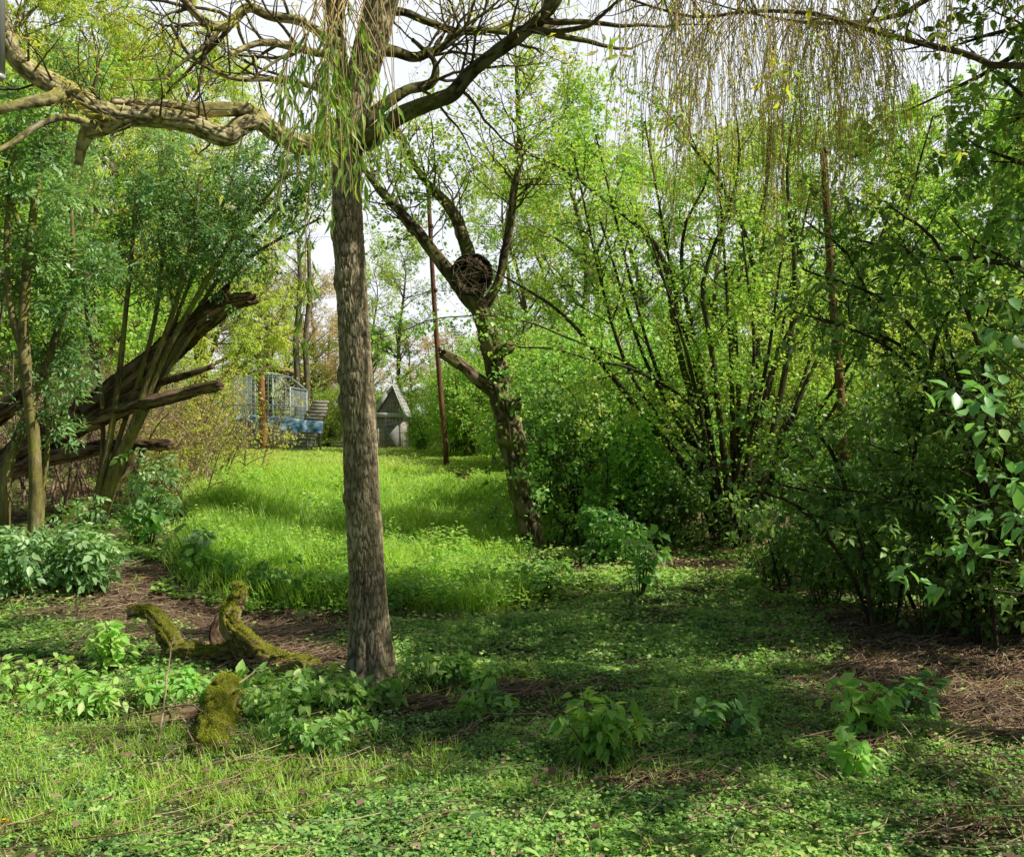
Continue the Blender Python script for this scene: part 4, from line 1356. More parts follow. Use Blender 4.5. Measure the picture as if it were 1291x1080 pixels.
# near branches reaching in from the right
bN = np.array([2.75, 3.9, float(gz(2.75, 3.9))])
ns = []
for (x1, y1, Yd) in ((1185, 470, 3.7), (1205, 590, 3.5), (1190, 690, 3.55), (1225, 420, 3.9), (1240, 520, 3.3), (1250, 650, 3.3), (1235, 740, 3.4), (1290, 480, 3.4), (1275, 380, 4.0), (1300, 590, 3.2)):
    e = at(x1, y1, Yd)
    m = bN * .35 + e * .65 + np.array([.18, .05, .22])
    m0 = bN * .7 + e * .3 + np.array([.12, 0, .12])
    C = catmull(np.array([bN + [rng.normal() * .06, rng.normal() * .06, -.03], m0, m, e]), 24)
    ns.append((C, np.linspace(.012, .002, 24)))

shrub('near_bush', 'close bush with large glossy leaves reaching in at the right edge', 'shrub', bN, ns, M_bark_dark, M_near,
      dict(n=64, L=(.2, .5), ang=(25, 60), t=(.32, 1), K=8, up=.0, wob=.1, rmax=.004, flat=.5),
      dict(n=70, L=(.08, .2), ang=(30, 65), t=(.3, 1), K=6, up=-.01, wob=.1, rmax=.002, flat=.5),
      [(2, dict(n=250, L=(.045, .085), asp=.58, kind='oval', tone=(.55, .16), clump=.5, flat=.75, droop=.3)), (1, dict(n=210, L=(.045, .085), asp=.58, kind='oval', tone=(.5, .17), flat=.75, t=(.25, 1))),
       (0, dict(n=40, L=(.05, .09), asp=.58, kind='oval', tone=(.5, .17), flat=.75, t=(.72, 1)))], sides=7)


# ------------------------------------------------------------------ 5. weeping willow and the leafy tree at top right
def weeper():
    X, Y = 5.5, 4.4
    b = np.array([X, Y, float(gz(X, Y))])
    t = thing('weeping_willow', 'weeping willow limb with golden brown strands hanging across the top right', 'tree', b)
    T = catmull(np.array([[X, Y, b[2] - .1, .17], [X - .05, Y, 1.5, .15], [X - .1, Y, 3.0, .14], [X - .3, Y, 4.2, .10], [X - .5, Y + .1, 6.2, .06]]), 30)
    log_obj('trunk', [log_mesh(T[:, :3], T[:, 3], 48, 260, .014, .026, .13, 61, (False, True))], M_bark_main, t)
    j = np.array([X - .1, Y, 3.1])
    q0 = at(1291, 84, 5.5)
    C = catmull(np.array([[*j, .06], [*((j + q0) / 2 + [0, 0, .15]), .045], [*q0, .026], [*at(1220, 68, 5.5), .024], [*at(1150, 52, 5.5), .022], [*at(1090, 36, 5.5), .020], [*at(1030, 18, 5.6), .018], [*at(950, 14, 5.7), .014], [*at(880, 22, 5.8), .012], [*at(820, 8, 5.9), .010], [*at(740, -20, 6.0), .006]]), 40)
    C2 = catmull(np.array([[*(j + [0, 0, .6]), .06], [*at(1300, -40, 6.2), .035], [*at(1150, -50, 6.6), .028], [*at(1000, -40, 6.9), .022], [*at(880, -35, 7.0), .015], [*at(780, -20, 7.0), .008]]), 40)
    C3 = catmull(np.array([[*(j + [0, 0, .4]), .05], [*at(1330, -60, 5.0), .03], [*at(1200, -90, 4.6), .024], [*at(1050, -70, 4.5), .018], [*at(930, -60, 4.4), .012], [*at(830, -40, 4.4), .006]]), 40)
    C4 = catmull(np.array([[*(j + [0, 0, .7]), .05], [*at(1250, -20, 7.6), .035], [*at(1130, 20, 8.2), .028], [*at(1040, 30, 8.6), .022], [*at(960, 20, 8.8), .015], [*at(880, 0, 9.0), .006]]), 40)
    allc = np.stack([C, C2, C3, C4])
    wood_obj('limb', [(allc[:, :, :3], allc[:, :, 3] * .75, 12)], M_bark_limb2, t)
    B1 = sprout(allc[:, :, :3], allc[:, :, 3], 120, (.3, 1.1), (30, 90), (.3, 1), 8, .0, .2, .008)
    wood_obj('twigs', [(B1[0], B1[1], 5)], M_twig, t)
    # unseen leafy crown, added above the frame to shade foreground and meadow
    H1 = sprout(T[None, :, :3], T[None, :, 3], 46, (1.4, 3.0), (40, 85), (.62, 1), 9, .06, .14, .03)
    H2 = sprout(*H1, 420, (.5, 1.2), (25, 70), (.15, 1), 8, -.05, .16, .008)
    C5 = catmull(np.array([[*(j + [0, 0, .9]), .07], [4.4, 6.2, 5.1, .055], [3.1, 7.9, 5.9, .04], [1.9, 9.0, 6.4, .025], [.9, 9.6, 6.7, .01]]), 40)  # unseen bough, added to throw shade on the near meadow
    J1 = sprout(C5[None, :, :3], C5[None, :, 3], 40, (.7, 1.6), (35, 85), (.25, 1), 9, .03, .14, .02)
    J2 = sprout(*J1, 320, (.35, .9), (25, 70), (.15, 1), 8, -.03, .16, .007)
    H1 = tuple(np.concatenate([a, c]) for a, c in zip(H1, J1))
    H2 = tuple(np.concatenate([a[:, :8], c[:, :8]]) for a, c in zip(H2, J2))
    wood_obj('limb', [(C5[None, :, :3], C5[None, :, 3], 10)], M_bark_limb2, t)
    up = EYE + .47 * H2[0][:, :, 1].min(1) < H2[0][:, :, 2].min(1)
    wood_obj('twigs', [(H1[0], H1[1], 6), (H2[0][up], H2[1][up], 4)], M_twig, t)
    leaves_obj('crown', [foliage(H2[0][up], H2[1][up], 26000, (.07, .12), .32, droop=.5, kind='dia', tone=(.45, .2))], M_yellow, t)
    # strands
    nc, n = 210, 760
    ci = rng.choice(len(B1[0]), nc)
    cp, _, _ = lerp_at(B1[0], B1[1], ci, rng.random(nc))
    tt = rng.uniform(.42, .98, 110)
    cp2, _, _ = lerp_at(allc[:, :, :3], allc[:, :, 3], rng.choice(4, 110, p=[.3, .3, .15, .25]), tt)
    # the thickest part of the curtain
    tt3 = rng.uniform(.60, .88, 90)
    cp3, _, _ = lerp_at(allc[:, :, :3], allc[:, :, 3], rng.choice(4, 90, p=[.35, .35, .1, .2]), tt3)
    cp = np.concatenate([cp, cp2, cp3])
    n = 820
    gi = rng.integers(0, len(cp), n)
    pos = cp[gi] + rng.normal(size=(n, 3)) * np.array([.03, .03, .01])
    px, py = px_of(pos[:, 0], pos[:, 1], pos[:, 2])
    # longest in the middle of the curtain
    Lpx = 80 + 210 * np.exp(-((px - 960) / 130) ** 2) * rng.random(len(px)) + rng.uniform(0, 150, len(px))
    keep = (px > 690) & (px < 1500) & ((px < 1130) | (rng.random(len(px)) < .30))
    pos, Lpx, gi = pos[keep], Lpx[keep], gi[keep]
    Ls = (Lpx / FPX * pos[:, 1]).clip(.3, 2.6)
    Q, R = hang(pos, Ls, 12, .05, .0026, gi)
    wood_obj('strands', [(Q, R, 4)], M_strand, t)
    SB = sprout(Q, R, 1100, (.06, .35), (20, 55), (.1, .95), 5, -.15, .12, .0018, tip=.0008)
    wood_obj('strands', [(SB[0], SB[1], 3)], M_strand, t)
    V = [foliage(Q, R, 9500, (.014, .036), .34, droop=.6, spread=.7, flat=.3, kind='dia', tone=(.5, .2), pet=.0),
         foliage(SB[0], SB[1], 5200, (.014, .032), .32, droop=.6, spread=.7, flat=.3, kind='dia', tone=(.5, .2), pet=.0)]
    leaves_obj('buds', V, M_yellow, t)
    # bright clusters of young leaves near the camera
    cl = []
    for (cx, cy, Yd, m, s) in ((985, 100, 4.2, 16, 14), (775, 60, 4.2, 12, 14), (850, 160, 4.3, 16, 16), (925, 220, 4.3, 9, 12), (1190, 60, 4.2, 7, 10), (1025, 35, 4.6, 10, 12), (1205, 190, 4.2, 5, 9), (1125, 30, 5, 10, 14)):
        c = np.array([at(cx + rng.normal() * s, cy + rng.normal() * s * 1.1, Yd) for _ in range(m)])
        D = unit(np.c_[rng.normal(size=(m, 2)), -.6 + .5 * rng.normal(size=m)])
        Ls = rng.uniform(.05, .11, m)
        vv, ff, kk = cards(c, D, unit(rng.normal(size=(m, 3)) + [0, 0, .4]), Ls, Ls * .2, 'lance')
        cl.append((vv, ff, np.repeat(rng.uniform(.5, 1, m), kk)))
    # each cluster hangs on its own strand
    hp = np.array([at(cx, -40, Yd) for (cx, cy, Yd) in ((985, 0, 4.2), (775, 0, 4.2), (850, 0, 4.3), (925, 0, 4.3), (1190, 0, 4.2), (1025, 0, 4.6), (1205, 0, 4.2), (1125, 0, 5))])
    HL = np.array([(cy + 60) / FPX * Yd for (cy, Yd) in ((250, 4.2), (110, 4.2), (220, 4.3), (260, 4.3), (90, 4.2), (70, 4.6), (220, 4.2), (60, 5))])
    Q2, R2 = hang(hp, HL, 10, .006, .003)
    for k in range(len(hp)):
        Q2[k, :, 0] = hp[k, 0] + (Q2[k, :, 0] - hp[k, 0]) * .15
        Q2[k, :, 1] = hp[k, 1] + (Q2[k, :, 1] - hp[k, 1]) * .15
    wood_obj('strands', [(Q2, R2, 5)], M_strand, t)
    leaves_obj('leaves', cl, M_willow, t)
    rebase(t)


weeper()


def right_tree():
    X, Y = 4.9, 7.6
    b = np.array([X, Y, float(gz(X, Y))])
    t = thing('broadleaf_tree', 'dark broad-leaved tree whose boughs fill the upper right corner', 'tree', b)
    T = catmull(np.array([[X, Y, b[2] - .1, .16], [X + .05, Y, 1.6, .14], [X - .05, Y, 3.2, .12], [X, Y, 4.8, .09], [X - .15, Y, 6.3, .05], [X - .2, Y, 7.3, .02]]), 30)  # unseen top made taller to cast shade on the lower meadow
    log_obj('trunk', [log_mesh(T[:, :3], T[:, 3], 40, 220, .014, .03, .13, 63, (False, True))], M_bark_grey_dep, t)
    P, R = T[None, :, :3], T[None, :, 3]
    S0 = sprout(P, R, 72, (1.4, 3.3), (50, 95), (.30, 1), 10, .02, .12, .04, tl=.35)
    S1 = sprout(*S0, 320, (.5, 1.2), (25, 65), (.15, 1), 8, -.01, .15, .010)
    S2 = sprout(*S1, 1300, (.2, .55), (25, 70), (.1, 1), 6, -.03, .16, .004)
    wood_obj('boughs', [(S0[0], S0[1], 7), (S1[0], S1[1], 5), (S2[0], S2[1], 3)], M_bark_dark, t)
    leaves_obj('crown', [foliage(*S2, 19000, (.06, .11), .5, kind='oval', tone=(.52, .17), clump=1.0, droop=.3), foliage(*S1, 1800, (.055, .10), .5, kind='oval', tone=(.5, .17))], M_shade, t)
    rebase(t)


right_tree()

# ------------------------------------------------------------------ 6. trees and bushes of the background (built at the origin, then copied)
def bg_tree(name, label, group, H, r0, cw, c0, leafm, nleaf, L, wood, n0=26, n1=190, n2=1100, asp=.6, up=.03, droop=.3, tone=(.5, .18), clump=1.0, cat='tree', kind='dia', tl=.45, sd=0):
    t = thing(name, label, cat, (0, 0, 0), group)
    pts = np.array([[0, 0, -.2, r0 * 1.25], [rng.normal() * .1, rng.normal() * .1, H * .25, r0], [rng.normal() * .25, rng.normal() * .25, H * .55, r0 * .7], [rng.normal() * .35, rng.normal() * .35, H * .85, r0 * .3], [rng.normal() * .4, rng.normal() * .4, H, .012]])
    T = catmull(pts, 24)
    P, R = T[None, :, :3], T[None, :, 3].clip(.01)
    S0 = sprout(P, R, n0, (cw * .6, cw * 1.15), (35, 75), (c0, .97), 9, up, .12, r0 * .4, tl=tl)
    S1 = sprout(*S0, n1, (cw * .2, cw * .5), (25, 65), (.15, 1), 7, up * .5, .15, .02)
    S2 = sprout(*S1, n2, (cw * .08, cw * .24), (25, 75), (.1, 1), 6, -.02, .16, .007, tip=.002)
    wood_obj('trunk', [(P, R, 10), (S0[0], S0[1], 6), (S1[0], S1[1], 4), (S2[0], S2[1], 3)], wood, t)
    leaves_obj('crown', [foliage(*S2, nleaf, L, asp, kind=kind, tone=tone, clump=clump, cs=.6, droop=droop)], leafm, t)
    return t


bgk = {
    'pale': bg_tree('pale_willow', 'pale yellow-green willow standing behind the left shrubs', 'pale willows behind the left shrubs', 9.5, .16, 3.6, .15, M_yellow2, 22000, (.09, .16), M_bark_grey, n0=34, n1=240, n2=1400, asp=.24, droop=.7, tone=(.5, .2)),
    'green': bg_tree('woodland_tree', 'full mid green woodland tree at the back of the wood', 'green woodland trees at the back', 9.0, .15, 3.2, .12, M_bright, 24000, (.07, .13), M_bark_grey, n0=34, n1=260, n2=1500, asp=.65),
    'thin': bg_tree('budding_tree', 'thin budding tree with bare pale twigs in the far background', 'thin budding trees in the far background', 8.0, .13, 2.6, .30, M_brownish, 7000, (.06, .11), M_brush_far, n0=30, n1=240, n2=1500, asp=.6),
    'sparse': bg_tree('sparse_tree', 'slender fresh green tree with the sky showing through its thin crown', 'slender fresh green trees behind the clearing', 9.5, .11, 2.8, .20, M_bright, 13000, (.06, .11), M_bark_grey, n0=34, n1=260, n2=1700, asp=.7, tone=(.62, .2)),
    'bush': None}

def bg_bush(name, label, group, w, h, leafm, nleaf, L, wood, tone=(.5, .18)):
    s = []
    for q in range(24):
        a = rng.uniform(0, 2 * np.pi)
        r = w * rng.uniform(.05, .55)
        e = np.array([np.cos(a) * r, np.sin(a) * r, h * rng.uniform(.6, 1.05)])
        b0 = np.array([rng.normal() * .15, rng.normal() * .15, -.2])
        m = (b0 + e) / 2 + np.array([0, 0, h * .12]) + rng.normal(size=3) * .1
        s.append((catmull(np.array([b0, m, e]), 14), np.linspace(.03, .006, 14)))
    P, R = stems(s, len(s[0][0]))
    S1 = sprout(P, R, 200, (.25 * h, .5 * h), (25, 75), (.12, 1), 7, .0, .16, .012)
    S2 = sprout(*S1, 1200, (.1 * h, .26 * h), (25, 80), (.1, 1), 6, -.02, .18, .005)
    t = thing(name, label, 'shrub', (0, 0, 0), group)
    wood_obj('stems', [(P, R, 6), (S1[0], S1[1], 4), (S2[0], S2[1], 3)], wood, t)
    leaves_obj('foliage', [foliage(*S2, n=nleaf, L=L, asp=.65, kind='dia', tone=tone, clump=1.0, cs=.8)], leafm, t)
    return t


bgk['bush'] = bg_bush('woodland_bush', 'bright green leafy bush at the far edge of the clearing', 'bright green bushes at the far edge', 3.4, 3.4, M_bright, 15000, (.06, .11), M_bark_grey)
bgk['ybush'] = bg_bush('sunlit_bush', 'sunlit yellow-green bush glowing behind the right shrubs', 'yellow-green bushes behind the right shrubs', 3.4, 3.6, M_yellow2, 11000, (.05, .10), M_bark_grey, tone=(.5, .2))
used = set()


def put(kind, px, Y, sc=1., rz=None):
    X = wx(px, Y)
    loc = (X, Y, float(gz(X, Y)) - .05)
    rz = rng.uniform(0, 6.28) if rz is None else rz
    if kind not in used:
        used.add(kind)
        r = bgk[kind]
        r.location = loc
        r.rotation_euler = (0, 0, rz)
        r.scale = (sc, sc, sc)
        return r
    return dup(bgk[kind], loc, rz, sc)


for px, Y, s in ((-140, 17, 1.0), (30, 19, 1.05), (150, 21, 1.0), (255, 24, 1.05), (340, 34, .9), (-60, 26, 1.2), (90, 28, 1.2), (200, 32, 1.2), (-300, 20, 1.1)):
    put('pale', px, Y, s)
for px, Y, s in ((-20, 15.5, .75), (120, 17.5, .8), (-200, 15, .9), (1000, 30, .9), (1120, 24, .95), (1230, 20, .9), (1330, 24, 1.1), (1450, 19, 1.0), (1600, 22, 1.1), (920, 40, .85), (1060, 38, 1.0), (1180, 34, 1.1), (1300, 36, 1.2), (1750, 18, 1.1)):
    put('green', px, Y, s)
for px, Y, s in ((430, 52, .85), (470, 60, .8), (520, 55, .75), (570, 50, .7), (620, 54, .75), (680, 48, .7), (730, 52, .8), (790, 46, .75), (850, 50, .85), (300, 42, .9), (360, 46, 1.0), (395, 38, .85), (330, 36, .8), (410, 60, .9), (640, 70, .9), (545, 75, .95), (760, 66, .95), (840, 70, 1.0), (900, 56, .9)):
    put('thin', px, Y, s)
for px, Y, s in ((580, 24.5, .75), (532, 26.5, .42), (600, 23, .8), (655, 20.5, .75), (700, 19, .8), (640, 28, .95), (740, 24, 1.0), (690, 32, 1.1), (800, 20, .9), (850, 26, 1.0), (930, 22, .9), (515, 38, .6), (450, 44, .8), (600, 40, 1.0), (560, 46, 1.0), (400, 48, .9), (300, 36, .9), (250, 30, .85), (770, 34, 1.1), (340, 52, 1.0)):
    put('bush', px, Y, s)
for px, Y, s in ((505, 34, .75), (655, 33, .95), (730, 25, 1.0), (640, 36, 1.05), (690, 35, .95), (745, 33, 1.05), (800, 27, .9), (850, 31, 1.0), (905, 26, .9), (960, 28, 1.0), (1010, 24, .9), (470, 42, .8), (1090, 22, .85)):
    put('sparse', px, Y, s)
for px, Y, s in ((975, 17.5, .8), (1040, 19, .95), (1110, 16.5, .9), (1180, 18, 1.0), (1250, 15.5, .9), (1330, 17, 1.1), (1420, 15, 1.0), (880, 18.5, .75), (1540, 16, 1.1), (415, 33.5, .45), (445, 35, .6), (405, 36, .6), (180, 22, .8), (90, 20, .9), (-10, 19, .9)):
    put('ybush', px, Y, s)

# ------------------------------------------------------------------ 7. poles, wires and the enclosure at the back
def pole(label, pts, Y, mat, name='rusty_pole', cat='pole', cap=True, sides=14, group=None):
    P, R = stem(pts, Y, Y, 24)
    P = P.copy()
    P[0, 2] = float(gz(P[0, 0], P[0, 1])) - .1
    m = MB()
    m.tube(P, R, sides)
    return m


def rust_pole(label, pts, Y, mat=None):
    m = pole(label, pts, Y, None)
    b = np.array([*at(pts[0][0], 0, Y)[:2], 0])
    b[2] = float(gz(b[0], b[1]))
    t = thing('rusty_pole', label, 'pole', b)
    m.build('shaft', mat or M_rust, t, True)
    top = at(pts[-1][0], pts[-1][1], Y)
    r = pts[-1][2] / FPX * Y
    MB().tube([top - [0, 0, .03], top + [0, 0, .03]], [r * 1.25, r * 1.1], 14).build('cap', M_rust, t, True)
    for py in (285, 366, 440):
        f = (pts[0][1] - py) / (pts[0][1] - pts[-1][1])
        if 0 < f < 1:
            px = pts[0][0] + (pts[-1][0] - pts[0][0]) * f
            p = at(px, py, Y)
            MB().tube([p - [0, 0, .035], p + [0, 0, .035]], [r * 1.2, r * 1.2], 14).build('clamp', M_rust, t, True)
    rebase(t)
    return t


rust_pole('slim rusty steel pole leaning slightly left of the gnarled tree', [(563, 575, 3.5), (556, 500, 3.3), (550, 420, 3.1), (545, 340, 2.9), (540, 240, 2.6)], 20.0)
rust_pole('thick rusty pole rising among the shrubs right of the hazel', [(1068, 640, 5.8), (1063, 540, 5.6), (1053, 420, 5.4), (1046, 320, 5.0), (1038, 190, 4.4)], 11.6)


def wires():
    pa = [at(546, 285, 20), at(553, 366, 20)]
    pb = [at(1043, 260, 11.6), at(1049, 366, 11.6)]
    pc = [at(300, 300, 26), at(310, 372, 26)]
    pd = [at(1400, 235, 10.5), at(1400, 372, 10.5)]
    for k in range(2):
        m = MB()
        for a, b in ((pc[k], pa[k]), (pa[k], pb[k]), (pb[k], pd[k])):
            t = np.linspace(0, 1, 20)[:, None]
            P = a * (1 - t) + b * t
            P[:, 2] -= .10 * np.sin(np.pi * t[:, 0])
            m.tube(P, np.full(20, .0045), 5, False)
        o = m.build('fence_wire', M_galv, None, True)
        tag(o, ('upper' if k == 0 else 'lower') + ' thin wire strung level between the two rusty poles', 'wire')


wires()


def enclosure():
    Y = 27.0
    def g(px):
        return float(gz(wx(px, Y), Y))
    def W(px, py, dy=0.):
        p = at(px, py, Y)
        p[1] += dy
        return p
    def base(px, dy=0.):
        return np.array([wx(px, Y), Y + dy, float(gz(wx(px, Y), Y + dy)) - .05])
    # tall wire aviary with a pitched end
    t = thing('wire_aviary', 'tall green-grey wire mesh cage with a sloping roof behind the blue tarp', 'cage', base(334))
    fr, wi = MB(), MB()
    x0, x1, xk = wx(292, Y), wx(363, Y), wx(341, Y)
    zt = at(0, 470, Y)[2]
    zs = at(0, 488, Y)[2]
    D = 2.2
    zb = g(330) - .05
    for yy in (Y + .25, Y + .25 + D):
        for xx, z1 in ((x0, zt), (x1, zs), ((x0 + xk) / 2, zt)):
            fr.bar((xx, yy, zb), (xx, yy, z1), .05)
        fr.bar((x0, yy, zt), (xk, yy, zt), .05)
        fr.bar((xk, yy, zt), (x1, yy, zs), .05)
        fr.bar((x0, yy, (zb + zt) / 2 + .25), (x1, yy, (zb + zt) / 2 + .25), .045)
    for xx, z1 in ((x0, zt), (xk, zt), (x1, zs)):
        fr.bar((xx, Y + .25, z1), (xx, Y + .25 + D, z1), .045)
    fr.build('frame', M_galv, t)
    step = .115

    def mesh_plane(o, u, v, nu, nv, keep=lambda a, b: True):
        for q in range(nu + 1):
            a = o + u * q / nu
            wi.bar(a, a + v * (keep(q / nu, 0) if keep(q / nu, 0) is not True else 1), .010)
        for q in range(nv + 1):
            wi.bar(o + v * q / nv, o + v * q / nv + u, .010)
    for yy in (Y + .22, Y + .28 + D):
        nu = int((x1 - x0) / step)
        for q in range(nu + 1):
            xx = x0 + (x1 - x0) * q / nu
            z1 = zt if xx < xk else zt + (zs - zt) * (xx - xk) / (x1 - xk)
            wi.bar((xx, yy, zb), (xx, yy, z1), .010)
        nv = int((zt - zb) / step)
        for q in range(nv):
            zz = zb + step * (q + 1)
            xe = x1 if zz < zs else xk + (x1 - xk) * (zt - zz) / (zt - zs)
            wi.bar((x0, yy, zz), (xe, yy, zz), .010)
    for xx, z1 in ((x0, zt), (x1, zs)):
        for q in range(int(D / step) + 1):
            wi.bar((xx, Y + .25 + q * step, zb), (xx, Y + .25 + q * step, z1), .010)
        for q in range(int((z1 - zb) / step)):
            wi.bar((xx, Y + .25, zb + step * (q + 1)), (xx, Y + .25 + D, zb + step * (q + 1)), .010)
    wi.build('wire_mesh', M_wire, t)
    bk = MB()
    bk.box(((x0 + x1) / 2, Y + 1.5, zb + .32), (x1 - x0 - .2, .3, .64))
    bk.build('block_wall', M_block, t)
    rebase(t)
    # low run with wire panels
    t = thing('wire_run', 'low wire-panelled run with pale posts along the top of the meadow', 'pen', base(345, -.5))
    yy = Y - .5
    zb = g(340) - .05
    panels = [(285, 522), (313, 525), (355, 529), (387, 532), (404, 533)]
    for k, (px, py) in enumerate(panels):
        p = MB()
        p.bar((wx(px, yy), yy, zb), (wx(px, yy), yy, at(0, py, yy)[2]), .045)
        p.build('post', M_galv, t)
    w = MB()
    for (p0, y0), (p1, y1) in zip(panels[:-1], panels[1:]):
        a, c = wx(p0, yy), wx(p1, yy)
        za, zc = at(0, y0, yy)[2], at(0, y1, yy)[2]
        MB().bar((a, yy, za), (c, yy, zc), .035).build('rail', M_galv, t)
        MB().bar((a, yy, zb + .1), (c, yy, zb + .1), .03).build('rail', M_galv, t)
        nn = max(2, int((c - a) / .10))
        for q in range(1, nn):
            u = q / nn
            w.bar((a + (c - a) * u, yy, zb), (a + (c - a) * u, yy, za + (zc - za) * u), .009)
        for q in range(7):
            u = (q + .5) / 7
            w.bar((a, yy, zb + (za - zb) * u), (c, yy, zb + (zc - zb) * u), .008)
    w.build('wire_mesh', M_wire, t)
    rebase(t)
    # blue tarp, rolled and sagging along the top of the run
    n, s = 90, 26
    u = np.linspace(0, 1, n)[:, None]
    v = np.linspace(0, 1, s)[None]
    ctr = np.stack([at(299 + 109 * a, 523.5 + 10.5 * a, yy - .05) for a in u[:, 0]])
    hangd = (.14 + .17 * sst(.05, .55, u) * (.7 + .6 * fbm2(u * 7, u * 0, 91, 3)))
    flat = np.clip(v / .45, 0, 1)
    drop = np.clip((v - .45) / .55, 0, 1)
    rip = .035 * np.sin(u * 46 + 3 * fbm2(u * 5, v * 2, 93, 2) * 3) * drop + .03 * (fbm2(u * 22, v * 5, 95, 3) - .5)
    X = np.repeat(ctr[:, :1], s, 1) + 0 * v
    Yy = ctr[:, 1:2] + .34 - .40 * flat + rip - .03 * drop
    Z = ctr[:, 2:3] + .05 - .05 * np.sin(flat * np.pi) * (.4 + fbm2(u * 9, u * 0, 97, 2)) - hangd * drop ** 1.1 + .03 * (fbm2(u * 18, v * 6, 96, 3) - .5)
    V = np.stack([X, Yy, Z], -1).reshape(-1, 3)
    q, k = np.meshgrid(np.arange(n - 1), np.arange(s - 1), indexing='ij')
    bb = (q * s + k).ravel()
    o = obj('blue_tarp', V, [np.stack([bb, bb + 1, bb + s + 1, bb + s], 1)], M_tarp, None, None, True)
    tag(o, 'crumpled blue and white tarp draped along the top of the wire run', 'tarp')
    # orange timber post in front
    P, R = stem([(333, 576, 4.6), (332, 540, 4.5), (330, 500, 4.3), (329, 471, 4.2)], Y - .9, Y - .9, 16)
    P[0, 2] = float(gz(P[0, 0], P[0, 1])) - .1
    t = thing('timber_post', 'round orange-brown timber post in front of the wire cage', 'post', P[0])
    MB().tube(P, R, 16).build('shaft', M_rust_orange, t, True)
    MB().tube([P[-1] - [0, 0, .02], P[-1] + [0, 0, .03]], [R[-1] * 1.2, R[-1] * .8], 16).build('cap', M_rust, t, True)
    rebase(t)
    # plank ramp / lean-to boards
    t = thing('plank_ramp', 'steep ramp of weathered grey planks at the right end of the wire run', 'ramp', base(385, .8))
    pl = MB()
    zb2 = g(385)
    for q in range(15):
        u = q / 14
        zz = zb2 + .08 + 1.32 * u
        xx = wx(383 + 17 * u, Y + .6)
        pl.box((xx + rng.normal() * .015, Y + .45 + .55 * u, zz), (.52 + rng.normal() * .03, .03, .078), [[1, 0, rng.normal() * .02], [0, 1, 0], [0, .35, 1]])
    pl.build('planks', M_weathered, t)
    for sgn in (-1, 1):
        MB().bar((wx(383, Y + .6) + sgn * .18, Y + .52, zb2 - .05), (wx(400, Y + .6) + sgn * .18, Y + 1.08, zb2 + 1.42), .05).build('stringer', M_weathered, t)
    rebase(t)
    # hut with shingle roof
    Yh = 31.0
    def hx(px):
        return wx(px, Yh)
    zg = float(gz(hx(490), Yh)) - .1
    t = thing('wooden_hut', 'small weathered hut with grey shingled gable roof just right of the big trunk', 'hut', (hx(490), Yh, zg))
    xl, xr = hx(474), hx(507)
    ze, zr = at(0, 523, Yh)[2], at(0, 486, Yh)[2]
    xm = (xl + xr) / 2 + .12
    dep = 1.8
    wl = MB()
    nb = 8
    for q in range(nb):
        xx = xl + (xr - xl) * (q + .5) / nb
        wl.box((xx, Yh, (zg + ze) / 2), ((xr - xl) / nb * .95, .03, ze - zg))
        top = zr - (zr - ze) * abs(xx - xm) / ((xr - xl) / 2 + .12)
        wl.box((xx, Yh + .004, (ze + max(ze + .03, top - .06)) / 2), ((xr - xl) / nb * .95, .026, max(.03, top - .06 - ze)))
    for xx in (xl, xr):
        wl.box((xx, Yh + dep / 2 + .02, (zg + ze) / 2), (.03, dep, ze - zg))
    wl.build('wall', M_weathered, t)
    dr = MB().box((hx(494), Yh - .03, zg + .45), (.42, .03, .78))
    dr.build('door', M_block, t)
    MB().box(((xl + xr) / 2, Yh - .05, ze), (xr - xl + .12, .06, .14)).build('beam', M_white, t)
    MB().bar((xl - .1, Yh - .1, ze - .02), (xm, Yh - .1, zr + .02), .03, .11).bar((xm, Yh - .1, zr + .02), (xr + .1, Yh - .1, ze - .02), .03, .11).build('bargeboard', M_white, t)
    rf = MB()
    for sgn, xe in ((-1, xl - .14), (1, xr + .14)):
        rows = 9
        for q in range(rows):
            u0, u1 = q / rows, (q + 1.25) / rows
            a = np.array([xe + (xm - xe) * u0, 0, ze - .06 + (zr + .05 - ze + .06) * u0])
            b = np.array([xe + (xm - xe) * min(1, u1), 0, ze - .06 + (zr + .05 - ze + .06) * min(1, u1)])
            d = unit((b - a)[None])[0]
            nrm = np.array([-d[2], 0, d[0]]) * (1 if sgn < 0 else -1)
            L = np.linalg.norm(b - a)
            for c in range(14):
                yy2 = Yh - .08 + (dep + .1) * (c + .5) / 14
                ctr = (a + b) / 2 + np.array([0, yy2, 0]) + nrm * (.012 + .008 * rng.random())
                Rm = np.stack([d, [0, 1, 0], nrm], 1)
                rf.box(ctr, (L, (dep + .1) / 14 * .93, .014), Rm)
    rf.build('roof', M_shingle, t)
    rebase(t)
    # thatched shelter behind the cage
    Yt = 33.0
    zt2 = float(gz(wx(345, Yt), Yt))
    t = thing('thatched_shelter', 'open shelter with a pale tan roof behind the tall wire cage', 'shelter', (wx(345, Yt), Yt, zt2))
    xa, xb = wx(306, Yt), wx(386, Yt)
    zr, ze = at(0, 459, Yt)[2], at(0, 474, Yt)[2]
    rows = []
    nx, ny = 30, 16
    V = []
    for q in range(ny + 1):
        v = q / ny
        for k in range(nx + 1):
            u = k / nx
            xx = xa + (xb - xa) * u
            roofz = ze + (zr - ze) * (1 - abs(u - .5) * 2) ** .8
            V.append([xx, Yt + v * 2.2, roofz + .05 * (fbm2(u * 9, v * 7, 99, 2) - .5)])
    V = np.array(V)
    V2 = V - np.array([0, 0, .16])
    i, j = np.meshgrid(np.arange(nx), np.arange(ny))
    b = (j * (nx + 1) + i).ravel()
